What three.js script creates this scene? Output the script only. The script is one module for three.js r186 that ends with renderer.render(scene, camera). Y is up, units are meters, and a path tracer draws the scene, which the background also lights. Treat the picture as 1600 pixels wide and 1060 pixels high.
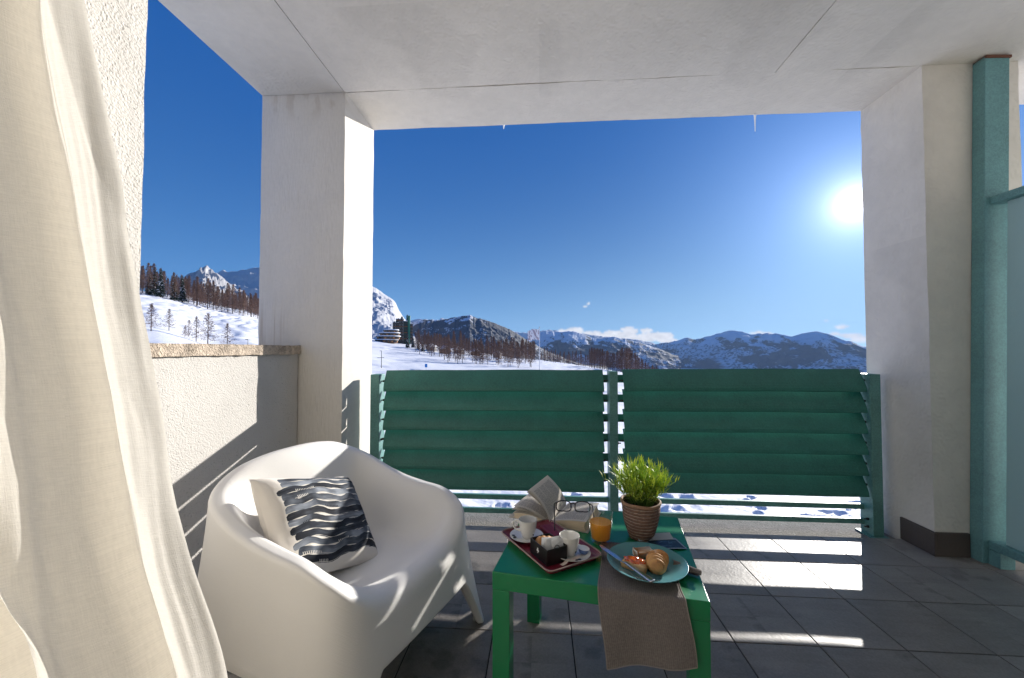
import * as THREE from 'three';
import { RoundedBoxGeometry } from 'three/addons/geometries/RoundedBoxGeometry.js';
import { mergeGeometries, mergeVertices } from 'three/addons/utils/BufferGeometryUtils.js';

// ------------------------------------------------------------------ camera, sky, sun, exposure
const scene = new THREE.Scene();
const EYE = 1.0836;
const camera = new THREE.PerspectiveCamera(80.63, 1600 / 1060, 0.05, 60000);
camera.rotation.order = 'YXZ';
camera.position.set(0, EYE, 0);
camera.rotation.set(0.02653, 0.06947, 0);

const EXPOSURE = 2.16;
const SUN_DIR = new THREE.Vector3(0.5794, 0.2685, -0.7696).normalize();
const renderer = new THREE.WebGLRenderer({ antialias: true });
renderer.toneMapping = THREE.LinearToneMapping;
renderer.toneMappingExposure = EXPOSURE;
renderer.shadowMap.enabled = true;
renderer.shadowMap.type = THREE.PCFSoftShadowMap;

// seeded noise helpers
function rng(seed) { let s = seed >>> 0; return () => { s = (s + 0x6d2b79f5) | 0; let t = Math.imul(s ^ (s >>> 15), 1 | s); t = (t + Math.imul(t ^ (t >>> 7), 61 | t)) ^ t; return ((t ^ (t >>> 14)) >>> 0) / 4294967296; }; }
function hash(x, y, s) { let h = Math.imul(x | 0, 374761393) + Math.imul(y | 0, 668265263) + Math.imul(s | 0, 2147483647 ^ 0x5bd1e995); h = Math.imul(h ^ (h >>> 13), 1274126177); return ((h ^ (h >>> 16)) >>> 0) / 4294967296; }
const mod = (a, n) => ((a % n) + n) % n;
function vnoise(x, y, s = 0, per = 0) {
  const xi = Math.floor(x), yi = Math.floor(y), fx = x - xi, fy = y - yi;
  const u = fx * fx * (3 - 2 * fx), v = fy * fy * (3 - 2 * fy);
  const X0 = per ? mod(xi, per) : xi, X1 = per ? mod(xi + 1, per) : xi + 1, Y0 = per ? mod(yi, per) : yi, Y1 = per ? mod(yi + 1, per) : yi + 1;
  const a = hash(X0, Y0, s), b = hash(X1, Y0, s), c = hash(X0, Y1, s), d = hash(X1, Y1, s);
  return a + (b - a) * u + (c - a) * v + (a - b - c + d) * u * v;
}
function fbm(x, y, oct, s = 0, per = 0) { let a = 0.5, t = 0, n = 0; for (let i = 0; i < oct; i++) { t += a * vnoise(x, y, s + i * 17, per); n += a; x *= 2; y *= 2; if (per) per *= 2; a *= 0.5; } return t / n; }
function ridged(x, y, oct, s = 0) { let a = 0.5, t = 0, n = 0; for (let i = 0; i < oct; i++) { const v = 1 - Math.abs(2 * vnoise(x, y, s + i * 31) - 1); t += a * v * v; n += a; x *= 2.03; y *= 2.03; a *= 0.5; } return t / n; }
const clamp = (x, a = 0, b = 1) => Math.min(b, Math.max(a, x));
const sstep = (a, b, x) => { const t = clamp((x - a) / (b - a)); return t * t * (3 - 2 * t); };
const lerp = (a, b, t) => a + (b - a) * t;
function curve(keys, x) { // smooth monotone-ish interpolation of [x, y] keys
  if (x <= keys[0][0]) return keys[0][1];
  for (let i = 0; i < keys.length - 1; i++) if (x <= keys[i + 1][0]) {
    const [x0, y0] = keys[i], [x1, y1] = keys[i + 1], h = x1 - x0, t = (x - x0) / h;
    const sl = (j) => (j <= 0 || j >= keys.length - 1) ? 0 : ((keys[j + 1][1] - keys[j - 1][1]) / (keys[j + 1][0] - keys[j - 1][0]));
    const m0 = sl(i) * h, m1 = sl(i + 1) * h, t2 = t * t, t3 = t2 * t;
    return (2 * t3 - 3 * t2 + 1) * y0 + (t3 - 2 * t2 + t) * m0 + (-2 * t3 + 3 * t2) * y1 + (t3 - t2) * m1;
  }
  return keys[keys.length - 1][1];
}
function lin(keys, x) { if (x <= keys[0][0]) return keys[0][1]; for (let i = 0; i < keys.length - 1; i++) if (x <= keys[i + 1][0]) return lerp(keys[i][1], keys[i + 1][1], (x - keys[i][0]) / (keys[i + 1][0] - keys[i][0])); return keys[keys.length - 1][1]; }

{ // sky: clear alpine air, paler to the horizon and round the sun, a bank of cumulus low in the south
  const W = 2048, H = 1024, data = new Float32Array(W * H * 4);
  const puffs = []; const R = rng(5);
  for (let i = 0; i < 90; i++) { const a = lerp(0.8, 18.5, R()), top = curve([[0.8, 2.9], [3.5, 3.4], [5.5, 3.3], [8, 2.7], [10, 3.2], [13, 3.35], [15, 3.1], [17, 2.5], [18.5, 1.6]], a); puffs.push([a, top * lerp(0.45, 0.84, R()), lerp(0.5, 1.2, R()), lerp(0.3, 0.5, R())]); }
  for (let i = 0; i < 10; i++) puffs.push([lerp(-4.5, 1.5, R()), lerp(1.2, 2.3, R()), lerp(0.6, 1.2, R()), lerp(0.22, 0.4, R())]);
  for (const c of [[27.6, 2.05, 0.9, 0.22], [28.6, 1.9, 0.7, 0.18], [35.6, 2.55, 0.7, 0.2], [35.0, 1.7, 0.6, 0.2], [36.4, 1.5, 1.0, 0.32], [37.2, 1.1, 1.0, 0.35], [34.2, 3.2, 0.2, 0.08], [6.4, 6.1, 0.35, 0.12], [6.9, 6.5, 0.3, 0.12]]) puffs.push(c);
  for (let j = 0; j < H; j++) for (let i = 0; i < W; i++) {
    const v = (j + 0.5) / H, u = (i + 0.5) / W, el = (v - 0.5) * 180, th = (u - 0.5) * 2 * Math.PI;
    const ce = Math.cos(el * Math.PI / 180), dx = Math.cos(th) * ce, dz = Math.sin(th) * ce, dy = Math.sin(el * Math.PI / 180);
    const g = Math.acos(clamp(dx * SUN_DIR.x + dy * SUN_DIR.y + dz * SUN_DIR.z, -1, 1)) * 180 / Math.PI, e = Math.max(el, 0);
    const az = Math.atan2(dx, -dz) * 180 / Math.PI;
    const k = Math.exp(-e / 12), hg = Math.exp(-e / 9) * Math.exp(-g / 35), au = Math.exp(-g / 10), core = 14 * Math.exp(-((g / 0.75) ** 2)) + 2.2 * Math.exp(-g / 1.25) + 0.32 * Math.exp(-g / 6);
    let r = 0.0 + 0.075 * k + 0.62 * hg + 0.13 * au + core, gg = 0.074 + 0.27 * k + 0.66 * hg + 0.32 * au + core, b = 0.335 + 0.42 * k + 0.34 * hg + 0.75 * au + core;
    if (el > -1 && el < 8 && az > -8 && az < 40) {
      let d = 0;
      for (const [pa, pe, ra, re] of puffs) { const q = ((az - pa) / ra) ** 2 + ((el - pe) / re) ** 2; if (q < 2.2) { d = Math.max(d, 1.25 - q); } }
      const n = fbm(az * 2.6, el * 4.6, 5, 9);
      const c = d > 0 ? sstep(0.28, 0.62, d + (n - 0.5) * 1.5) : 0;
      const br = 0.82 + 0.5 * (fbm(az * 2.1 + 40, el * 5 + 3, 4, 3) - 0.35);
      r = lerp(r, 1.02 * br, c); gg = lerp(gg, 1.0 * br, c); b = lerp(b, 1.0 * br, c);
    }
    const o = (j * W + i) * 4, s = 1.1 / EXPOSURE;
    data[o] = r * s; data[o + 1] = gg * s; data[o + 2] = b * s; data[o + 3] = 1;
  }
  const t = new THREE.DataTexture(data, W, H, THREE.RGBAFormat, THREE.FloatType);
  t.mapping = THREE.EquirectangularReflectionMapping; t.magFilter = THREE.LinearFilter; t.minFilter = THREE.LinearFilter; t.needsUpdate = true;
  scene.background = t; scene.environment = t;
}
const sun = new THREE.DirectionalLight(new THREE.Color(1, 0.955, 0.89), 3.8);
sun.position.copy(SUN_DIR).multiplyScalar(60);
sun.castShadow = true;
sun.shadow.camera.left = -12; sun.shadow.camera.right = 12; sun.shadow.camera.top = 12; sun.shadow.camera.bottom = -12; sun.shadow.camera.far = 200;
sun.shadow.mapSize.set(4096, 4096);
scene.add(sun); scene.add(sun.target);

// ------------------------------------------------------------------ helpers
const names = new Map();
function numbered(n) { const c = names.get(n) || 0; names.set(n, c + 1); return c ? n + '_' + String(c).padStart(3, '0') : n; }
function tag(o, label, category, group) { o.userData.label = label; o.userData.category = category; if (group) o.userData.group = group; return o; }
function mesh(name, geo, mat, parent) { const m = new THREE.Mesh(geo, mat); m.castShadow = m.receiveShadow = true; m.name = parent ? name : numbered(name); (parent || scene).add(m); return m; }
function thing(name, label, category, pos = [0, 0, 0], group) { const g = new THREE.Group(); g.name = numbered(name); g.position.set(...pos); scene.add(g); return tag(g, label, category, group); }
function struct(name, geo, mat) { const m = geo ? mesh(name, geo, mat) : (() => { const g = new THREE.Group(); g.name = numbered(name); scene.add(g); return g; })(); m.userData.kind = 'structure'; return m; }
function uvMetres(geo, ox = 0, oy = 0) { // planar uv in metres by the dominant normal axis
  const g = geo.index ? geo.toNonIndexed() : geo, p = g.attributes.position, uv = new Float32Array(p.count * 2), a = new THREE.Vector3(), b = new THREE.Vector3(), c = new THREE.Vector3();
  for (let i = 0; i < p.count; i += 3) {
    a.fromBufferAttribute(p, i); b.fromBufferAttribute(p, i + 1).sub(a); c.fromBufferAttribute(p, i + 2).sub(a); b.cross(c);
    const ax = Math.abs(b.x), ay = Math.abs(b.y), az = Math.abs(b.z);
    for (let k = 0; k < 3; k++) {
      const x = p.getX(i + k), y = p.getY(i + k), z = p.getZ(i + k);
      const [u, v] = ay >= ax && ay >= az ? [x, z] : ax >= az ? [z, y] : [x, y];
      uv[(i + k) * 2] = u + ox; uv[(i + k) * 2 + 1] = v + oy;
    }
  }
  g.setAttribute('uv', new THREE.BufferAttribute(uv, 2));
  return g;
}
function box(x0, x1, y0, y1, z0, z1) { return uvMetres(new THREE.BoxGeometry(x1 - x0, y1 - y0, z1 - z0).translate((x0 + x1) / 2, (y0 + y1) / 2, (z0 + z1) / 2)); }
function rbox(x0, x1, y0, y1, z0, z1, r = 0.005, seg = 2) { return uvMetres(new RoundedBoxGeometry(x1 - x0, y1 - y0, z1 - z0, seg, r).translate((x0 + x1) / 2, (y0 + y1) / 2, (z0 + z1) / 2)); }
function grid(nu, nv, fn, closedU = false) { // surface from fn(u, v) -> [x, y, z]
  const pos = [], uv = [], idx = [];
  for (let j = 0; j <= nv; j++) for (let i = 0; i <= nu; i++) { const q = fn(i / nu, j / nv); pos.push(q[0], q[1], q[2]); uv.push(i / nu, j / nv); }
  for (let j = 0; j < nv; j++) for (let i = 0; i < nu; i++) { const a = j * (nu + 1) + i, b = a + 1, c = a + nu + 1, d = c + 1; idx.push(a, b, d, a, d, c); }
  const g = new THREE.BufferGeometry();
  g.setAttribute('position', new THREE.Float32BufferAttribute(pos, 3)); g.setAttribute('uv', new THREE.Float32BufferAttribute(uv, 2)); g.setIndex(idx); g.computeVertexNormals();
  if (closedU) { const n = g.attributes.normal; for (let j = 0; j <= nv; j++) { const a = j * (nu + 1), b = a + nu, v = new THREE.Vector3(n.getX(a) + n.getX(b), n.getY(a) + n.getY(b), n.getZ(a) + n.getZ(b)).normalize(); n.setXYZ(a, v.x, v.y, v.z); n.setXYZ(b, v.x, v.y, v.z); } }
  return g;
}
function tex8(size, fn, { srgb = false, period = 1, h } = {}) {
  const W = size, H = h || size, d = new Uint8Array(W * H * 4);
  for (let j = 0; j < H; j++) for (let i = 0; i < W; i++) { const c = fn((i + 0.5) / W, (j + 0.5) / H), o = (j * W + i) * 4; for (let k = 0; k < 3; k++) d[o + k] = clamp(Array.isArray(c) ? c[k] : c) * 255; d[o + 3] = 255; }
  const t = new THREE.DataTexture(d, W, H); t.magFilter = THREE.LinearFilter; t.minFilter = THREE.LinearMipmapLinearFilter; t.generateMipmaps = true; t.wrapS = t.wrapT = THREE.RepeatWrapping;
  t.repeat.set(1 / period, 1 / period); if (srgb) t.colorSpace = THREE.SRGBColorSpace; t.needsUpdate = true; return t;
}
const toS = (c) => c <= 0.0031308 ? c * 12.92 : 1.055 * Math.pow(c, 1 / 2.4) - 0.055;
const colTex = (size, fn, o = {}) => tex8(size, (u, v) => fn(u, v).map(toS), { ...o, srgb: true }); // fn returns linear base colours
const std = (o) => new THREE.MeshStandardMaterial(o);
const lc = (r, g, b) => new THREE.Color().setRGB(r, g, b);

// ------------------------------------------------------------------ materials of the setting
const plasterBump = tex8(512, (u, v) => 0.5 + 0.55 * (fbm(u * 10, v * 10, 5, 3, 10) - 0.5) + 0.3 * (vnoise(u * 90, v * 90, 8, 90) - 0.5), { period: 1.1 });
const plasterCol = colTex(512, (u, v) => { const n = fbm(u * 5, v * 5, 5, 21, 5), m = fbm(u * 40, v * 40, 3, 5, 40), w = sstep(0.62, 0.75, fbm(u * 3 + 7, v * 3, 5, 26, 0)) * 0.06, k = 0.97 + 0.16 * (n - 0.5) + 0.08 * (m - 0.5) - w; return [0.755 * k, 0.71 * k, 0.635 * k]; }, { period: 1.7 });
const plaster = std({ map: plasterCol, bumpMap: plasterBump, bumpScale: 0.007, roughness: 0.92 });
const roomWhite = std({ color: lc(0.88, 0.87, 0.84), bumpMap: plasterBump, bumpScale: 0.002, roughness: 0.9 });
const stuccoBump = tex8(1024, (u, v) => { const a = fbm(u * 230, v * 230, 2, 4, 230); return clamp(0.3 + 0.9 * (a - 0.3) - (vnoise(u * 150, v * 150, 44, 150) > 0.88 ? 0.5 : 0)); }, { period: 0.9 });
const stuccoCol = colTex(512, (u, v) => { const n = fbm(u * 6, v * 6, 4, 33, 6), p = vnoise(u * 150, v * 150, 44, 150) > 0.93 ? 0.7 : 1, k = (0.96 + 0.14 * (n - 0.5)) * p; return [0.62 * k, 0.595 * k, 0.555 * k]; }, { period: 0.9 });
const stucco = std({ map: stuccoCol, bumpMap: stuccoBump, bumpScale: 0.0024, roughness: 0.95 });
const tileCols = [0, 1, 2].map((q) => colTex(256, (u, v) => { const n = fbm(u * 4 + q, v * 4, 4, 50 + q * 7), m = vnoise(u * 160, v * 160, 60 + q), st = fbm(u * 2, v * 22, 3, 70 + q), k = 0.85 + 0.28 * (n - 0.5) + 0.2 * (m - 0.5) + 0.2 * (st - 0.5) - 0.1 + q * 0.1 - 0.25 * sstep(0.62, 0.75, fbm(u * 5 + 3, v * 5, 4, 99 + q)); return [0.305 * k, 0.28 * k, 0.258 * k]; }, { period: 0.6 }));
const tileBump = tex8(512, (u, v) => fbm(u * 60, v * 60, 3, 81, 60), { period: 0.5 });
const tileRough = tex8(256, (u, v) => 0.33 + 0.25 * fbm(u * 9, v * 9, 4, 91, 9), { period: 0.9 });
const tileMats = tileCols.map((m) => std({ map: m, bumpMap: tileBump, bumpScale: 0.0006, roughnessMap: tileRough, roughness: 1 }));
const grout = std({ color: lc(0.03, 0.028, 0.027), roughness: 0.95 });
const ledgeMat = std({ map: colTex(512, (u, v) => { const a = vnoise(u * 120, v * 120, 7, 120), n = fbm(u * 8, v * 8, 4, 12, 8), s = vnoise(u * 44, v * 44, 17, 44); const k = 0.75 + 0.5 * (a - 0.5) + 0.3 * (n - 0.5); return s > 0.965 ? [0.7, 0.68, 0.64] : s < 0.02 ? [0.06, 0.055, 0.05] : [0.34 * k, 0.31 * k, 0.28 * k]; }, { period: 0.5 }), bumpMap: tex8(512, (u, v) => vnoise(u * 120, v * 120, 7, 120), { period: 0.5 }), bumpScale: 0.003, roughness: 0.95 });
const copingMat = std({ map: colTex(256, (u, v) => { const n = fbm(u * 14, v * 14, 4, 13, 14), m = vnoise(u * 60, v * 60, 3, 60), k = 0.7 + 0.8 * (n - 0.4) + 0.3 * (m - 0.5); return [0.64 * k, 0.53 * k, 0.42 * k]; }, { period: 0.4 }), bumpMap: stuccoBump, bumpScale: 0.006, roughness: 0.95 });

// ------------------------------------------------------------------ the balcony: floor, ledge, ceiling
const H = 2.6255, ZN = -2.2805, ZF = -2.695, XL1 = -1.681, XL2 = -1.161, XR = 2.073, XRO = 2.555, XP = -1.423, ZB = -0.9;
{
  const floor = struct('balcony_floor', null);
  mesh('grout_bed', box(-1.7, 4.2, -0.2, -0.004, -2.465, -0.9), grout, floor);
  const Rt = rng(77), tg = {};
  const geo = (w, d) => { const k = w.toFixed(3) + '_' + d.toFixed(3); return tg[k] || (tg[k] = [0, 1, 2].map((v) => { const g = rbox(-w / 2, w / 2, -0.008, 0, -d / 2, d / 2, 0.0018, 1); const uv = g.attributes.uv; for (let i = 0; i < uv.count; i++) uv.setXY(i, uv.getX(i) + v * 0.37, uv.getY(i) + v * 0.21); return g; })); };
  for (let ix = -9; ix < 6; ix++) for (let iz = -2; iz < 9; iz++) {
    let x0 = 1.019 + ix * 0.3, x1 = x0 + 0.3, z0 = -1.8637 + iz * 0.3, z1 = z0 + 0.3;
    if (iz === -2) z0 = -2.47;
    if (x0 < XP) x0 = XP; if (x1 < XP + 0.02) continue;
    if (z1 > ZB) z1 = ZB; if (z0 >= ZB - 0.02) continue;
    const g = 0.0022, t = mesh('tile', geo(x1 - x0 - 2 * g, z1 - z0 - 2 * g)[Math.floor(Rt() * 3)], tileMats[Math.floor(Rt() * 3)], floor);
    t.position.set((x0 + x1) / 2, (Rt() - 0.5) * 0.0008, (z0 + z1) / 2);
  }
}
struct('concrete_ledge', box(-1.7, 4.2, -0.32, -0.022, -2.76, -2.4655), ledgeMat);
{
  const ceil = struct('ceiling', null);
  mesh('slab', box(-2.4, 5.5, H + 0.03, H + 0.3, -0.64, 1.7), roomWhite, ceil);
  mesh('slab', box(XL1 + 0.004, 5.5, H + 0.03, H + 0.3, ZF + 0.004, -0.645), plaster, ceil);
  const g = 0.0022, xs = [XL1, XL2 - 0.004, 1.309, 3.4, 5.5], zs = [ZN, -1.5, -0.915];
  // the flush edge beam over the columns, then the strips of ceiling behind it
  const wob = (geo, s) => { const p = geo.attributes.position; for (let i = 0; i < p.count; i++) { const x = p.getX(i), y = p.getY(i), z = p.getZ(i), n = 0.004 * (vnoise(x * 14, z * 14, s) - 0.5) + 0.005 * (vnoise(x * 4, z * 4, s + 3) - 0.5); p.setXYZ(i, x, y + (y < H + 0.001 ? n * 0.4 : 0), z + n); } geo.computeVertexNormals(); return geo; };
  const panel = (x0, x1, z0, z1, s) => mesh('ceiling_panel', uvMetres(wob(new THREE.BoxGeometry(x1 - x0 - 2 * g, 0.04, z1 - z0 - 2 * g, Math.ceil((x1 - x0) * 18), 1, Math.ceil((z1 - z0) * 18)).translate((x0 + x1) / 2, H + 0.02, (z0 + z1) / 2), s)), plaster, ceil);
  panel(XL1, 5.5, ZF, ZN, 5);
  for (let i = 0; i < 4; i++) panel(xs[i], xs[i + 1], zs[0], zs[2], 11 + i);
}

// columns and walls
const columnCol = colTex(1024, (u, v) => { // u across the front (0..1), v up 0..2.6 m; rain runs and grime where the coping meets the column
  const n = fbm(u * 3, v * 14, 5, 21), m = fbm(u * 40, v * 200, 3, 5), k = 0.97 + 0.1 * (n - 0.5) + 0.06 * (m - 0.5), y = v * 2.63;
  const run = sstep(0.5, 0.72, fbm(u * 26, y * 1.6, 4, 71)) * sstep(1.42, 1.2, y) * sstep(1.09, 1.12, y) * sstep(0.42, 0.2, u);
  const gr = sstep(0.52, 0.7, fbm(u * 12 + 9, y * 9, 4, 72)) * (sstep(0.16, 0.03, Math.abs(y - 2.6)) + sstep(0.14, 0.02, Math.abs(y - 1.0)) * sstep(0.6, 0.45, u)) * 0.6;
  const s = clamp(run * 0.5 + gr * 0.45), d = [0.40, 0.31, 0.22]; return [0.755, 0.71, 0.635].map((c, i) => lerp(c * k, d[i], s));
}, { h: 1024 });
function roughEdges(geo, amp, sc, s) { const p = geo.attributes.position; for (let i = 0; i < p.count; i++) { const x = p.getX(i), y = p.getY(i), z = p.getZ(i); p.setXYZ(i, x + amp * (fbm(y * sc, z * sc + x * sc, 3, s) - 0.5), y, z + amp * (fbm(y * sc + 7, x * sc, 3, s + 5) - 0.5)); } geo.computeVertexNormals(); return geo; }
function columnGeo(x0, x1, z0, z1, y0, y1, s) { const g = new THREE.BoxGeometry(x1 - x0, y1 - y0, z1 - z0, 6, 90, 5).translate((x0 + x1) / 2, (y0 + y1) / 2, (z0 + z1) / 2); return roughEdges(uvMetres(g), 0.006, 12, s); }
{
  const c = thing('column', 'white plastered square column beside the low stucco parapet', 'column');
  const g = columnGeo(XL1, XL2, ZF, ZN, -3.2, H + 0.006, 4), uv = g.attributes.uv, p = g.attributes.position, n = g.attributes.normal;
  for (let i = 0; i < uv.count; i++) uv.setXY(i, Math.abs(n.getZ(i)) > 0.5 ? (p.getX(i) - XL1) / (XL2 - XL1) : 0.7 + 0.3 * (p.getZ(i) - ZF), p.getY(i) / 2.63);
  mesh('shaft', g, std({ map: columnCol, bumpMap: plasterBump, bumpScale: 0.004, roughness: 0.92 }), c);
  const r = thing('column', 'white plastered column with brown skirting tiles beside the teal screen', 'column');
  mesh('shaft', columnGeo(XR, XRO, ZF, ZN, -3.2, H + 0.006, 8), plaster, r);
  const sk = std({ color: lc(0.085, 0.066, 0.056), roughness: 0.55, bumpMap: tileBump, bumpScale: 0.001 });
  mesh('skirting', rbox(XR - 0.013, XR - 0.001, 0.001, 0.125, -2.47, ZN + 0.013, 0.002, 1), sk, r);
  mesh('skirting', rbox(XR - 0.0005, 2.235, 0.001, 0.125, ZN + 0.001, ZN + 0.013, 0.002, 1), sk, r);
}
{ // low parapet on the left and the full-height return wall
  const w = thing('parapet_wall', 'low rough stucco parapet between the column and the house wall', 'wall');
  mesh('wall_face', roughEdges(uvMetres(new THREE.BoxGeometry(XP - XL1 - 0.004, 4.24, 1.344, 4, 40, 16).translate((XP + XL1) / 2, -1.08 + 0.02, ZN + 0.012 + 0.672)), 0.006, 12, 3), stucco, w);
  const cp = new THREE.BoxGeometry(XP - XL1 + 0.022, 0.05, 1.352, 6, 4, 80).translate((XP + XL1) / 2 + 0.001, 1.082, ZN + 0.004 + 0.676), p = cp.attributes.position;
  for (let i = 0; i < p.count; i++) { const x = p.getX(i), y = p.getY(i), z = p.getZ(i); p.setXYZ(i, x + 0.010 * (fbm(z * 30, y * 40, 3, 2) - 0.5), y + 0.008 * (fbm(z * 26, x * 30, 3, 6) - 0.5), z); }
  cp.computeVertexNormals(); mesh('coping', uvMetres(cp), copingMat, w);
}
{ // the house wall: its doorway reveal shows beside the curtain, the white room lies behind and around the camera
  const f = thing('house_wall', 'rough cast house wall whose doorway edge shows beside the curtain', 'wall');
  const XJ = -0.99, Z0 = -0.922, Z1 = -0.63;
  const wallBox = (x0, x1, y0, y1, s) => roughEdges(uvMetres(new THREE.BoxGeometry(x1 - x0, y1 - y0, Z1 - Z0, Math.max(3, Math.round((x1 - x0) * 16)), Math.round((y1 - y0) * 24), 8).translate((x0 + x1) / 2, (y0 + y1) / 2, (Z0 + Z1) / 2)), 0.006, 16, s);
  mesh('wall_panel', wallBox(XL1 + 0.01, XJ, -3.2, H + 0.004, 9), stucco, f);
  mesh('wall_panel', wallBox(1.42, 5.5, -0.004, H + 0.004, 19), stucco, f);
  mesh('lintel', box(XJ + 0.006, 1.414, 2.2, H + 0.004, Z0 + 0.004, Z1 - 0.004), stucco, f);
  const r = struct('room', null);
  mesh('room_floor', box(-1.3, 2.2, -0.2, -0.005, Z1 - 0.27, 1.5), std({ color: lc(0.66, 0.59, 0.5), roughness: 0.6 }), r);
  mesh('room_wall', box(-1.45, 2.35, -0.2, H + 0.029, 1.5, 1.65), roomWhite, r);
  mesh('room_wall', box(-1.45, -1.3, -0.2, H + 0.029, Z1, 1.495), roomWhite, r);
  mesh('room_wall', box(2.2, 2.35, -0.2, H + 0.029, Z1, 1.495), roomWhite, r);
}
// ------------------------------------------------------------------ snow ground, mountains, village and trees
const D2R = Math.PI / 180;
const TR = [4, 20, 60, 100, 150, 230, 300, 400, 700, 1500, 4000, 22000];
const TA = [-75, -46, -41, -37, -30, -22, -16, -8, 0, 12, 30, 75];
const TH = [
  [-3.2, -2, 2, 8, 18, 34, 44, 55, 80, 100, 100, 0], [-3.3, -2.6, -0.6, 4, 11, 22.5, 31, 42, 60, 80, 80, 0], [-3.3, -2.8, -1.2, 1.3, 7.5, 18, 26, 36, 52, 70, 60, 0],
  [-3.4, -3, -1.8, 0.6, 6, 15, 22, 30, 45, 60, 50, 0], [-3.5, -3.2, -3, -2.5, 0.5, 6, 11, 17, 28, 40, 20, -50], [-3.6, -3.8, -4.6, -4.8, -4, -1, 2.5, 7.5, 14, 20, -20, -150],
  [-3.7, -4, -5, -5.5, -5.4, -4, -1.5, 3, 7, 0, -60, -200], [-3.8, -4.3, -5.4, -6.4, -7, -7, -6.5, -6, -9, -60, -150, -300], [-3.9, -4.5, -6, -7.2, -8.2, -8.5, -9, -11, -30, -100, -250, -400],
  [-4, -4.8, -6.5, -8.5, -11, -13, -17, -25, -60, -150, -300, -400], [-4.1, -5, -8, -11, -16, -25, -35, -50, -100, -220, -350, -400], [-4.1, -5, -8, -11, -16, -25, -35, -50, -100, -220, -350, -400]];
const LR = TR.map(Math.log);
function baseGround(az, r) {
  const lr = Math.log(clamp(r, 4, 22000)), a = clamp(Math.abs(az) > 110 ? -75 : az, -75, 75);
  return curve(TA.map((x, i) => [x, curve(LR.map((l, j) => [l, TH[i][j]]), lr)]), a) + EYE;
}
const prints = [];
{ const R = rng(91); // two trails of footprints in the fresh snow in front of the balcony
  for (let i = 0; i < 16; i++) prints.push([5.6 + i * 0.13 + (i % 2) * 0.22, -10.2 - i * 0.55 + (R() - 0.5) * 0.1, 0.2 + R() * 0.2]);
  for (let i = 0; i < 12; i++) prints.push([7.2 + i * 0.42, -11.4 - i * 0.3 + (i % 2) * 0.25, 1.0 + R() * 0.2]);
  for (let i = 0; i < 9; i++) prints.push([-3 + i * 0.5, -9 - i * 0.35 + (i % 2) * 0.22, 0.9]); }
function ground(x, z) {
  const r = Math.hypot(x, z), az = Math.atan2(x, -z) / D2R;
  let h = baseGround(az, r);
  const k = Math.min(1, r / 60);
  h += (fbm(x * 0.02, z * 0.02, 4, 41) - 0.5) * 2.2 * k + (fbm(x * 0.11, z * 0.11, 3, 43) - 0.5) * 0.7 * k;
  if (r < 600) {
    h += (fbm(x * 0.6, z * 0.6, 3, 45) - 0.5) * 0.16 + (fbm(x * 2.4, z * 2.4, 2, 46) - 0.5) * 0.03;
    // old ski tracks and piste edges run across the open slope, trampled snow under the wood
    if (r > 30) { const q = vnoise(x * 0.012 + 3, z * 0.09 + x * 0.03, 51) * 9; h -= 0.6 * sstep(0.32, 0.0, Math.abs(q - Math.round(q))) * sstep(30, 60, r) * sstep(0.35, 0.6, fbm(x * 0.03, z * 0.03, 2, 52)); }
    if (az < -34 && r > 110 && r < 240) h += (vnoise(x * 0.45, z * 0.45, 53) - 0.5) * 0.9 * sstep(110, 140, r);
    if (r > 6 && r < 22) {
      const w = sstep(11, 17, az) * sstep(22, 19, az) * sstep(7, 9, r) * sstep(17, 13, r); h += w * 0.28 * (ridged(x * 1.6, z * 1.6, 3, 55) - 0.5);
      for (const [px, pz, a] of prints) { const dx = x - px, dz = z - pz; if (dx * dx + dz * dz < 0.3) { const u = dx * Math.cos(a) + dz * Math.sin(a), v = -dx * Math.sin(a) + dz * Math.cos(a), q = (u / 0.12) ** 2 + (v / 0.21) ** 2; h -= 0.15 * sstep(1.3, 0.4, q); h += 0.04 * sstep(0.9, 1.5, q) * sstep(3, 1.6, q); } }
    }
  }
  return h;
}
{
  const azs = []; for (let a = -180; a < -60; a += 4) azs.push(a); for (let a = -60; a < 45; a += 0.27) azs.push(a); for (let a = 45; a <= 180; a += 4) azs.push(a); azs[azs.length - 1] = 180;
  const rs = []; for (let r = 3; r < 20; r += 0.11) rs.push(r); for (let r = 20; r < 900; r *= 1.017) rs.push(r); for (let r = 900; r < 15000; r *= 1.16) rs.push(r);
  const nu = azs.length - 1, nv = rs.length - 1;
  const g = grid(nu, nv, (u, v) => { const a = azs[Math.round(u * nu)] * D2R, r = rs[Math.round(v * nv)], x = Math.sin(a) * r, z = -Math.cos(a) * r; return [x, ground(x, z), z]; });
  g.index.array.reverse(); g.computeVertexNormals();
  const p = g.attributes.position, uv = g.attributes.uv; for (let i = 0; i < p.count; i++) uv.setXY(i, p.getX(i), p.getZ(i));
  struct('snow_ground', g, std({ color: lc(0.89, 0.895, 0.905), roughness: 0.75, bumpMap: tex8(256, (u, v) => fbm(u * 16, v * 16, 4, 61, 16), { period: 2.5 }), bumpScale: 0.03 }));
}
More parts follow.
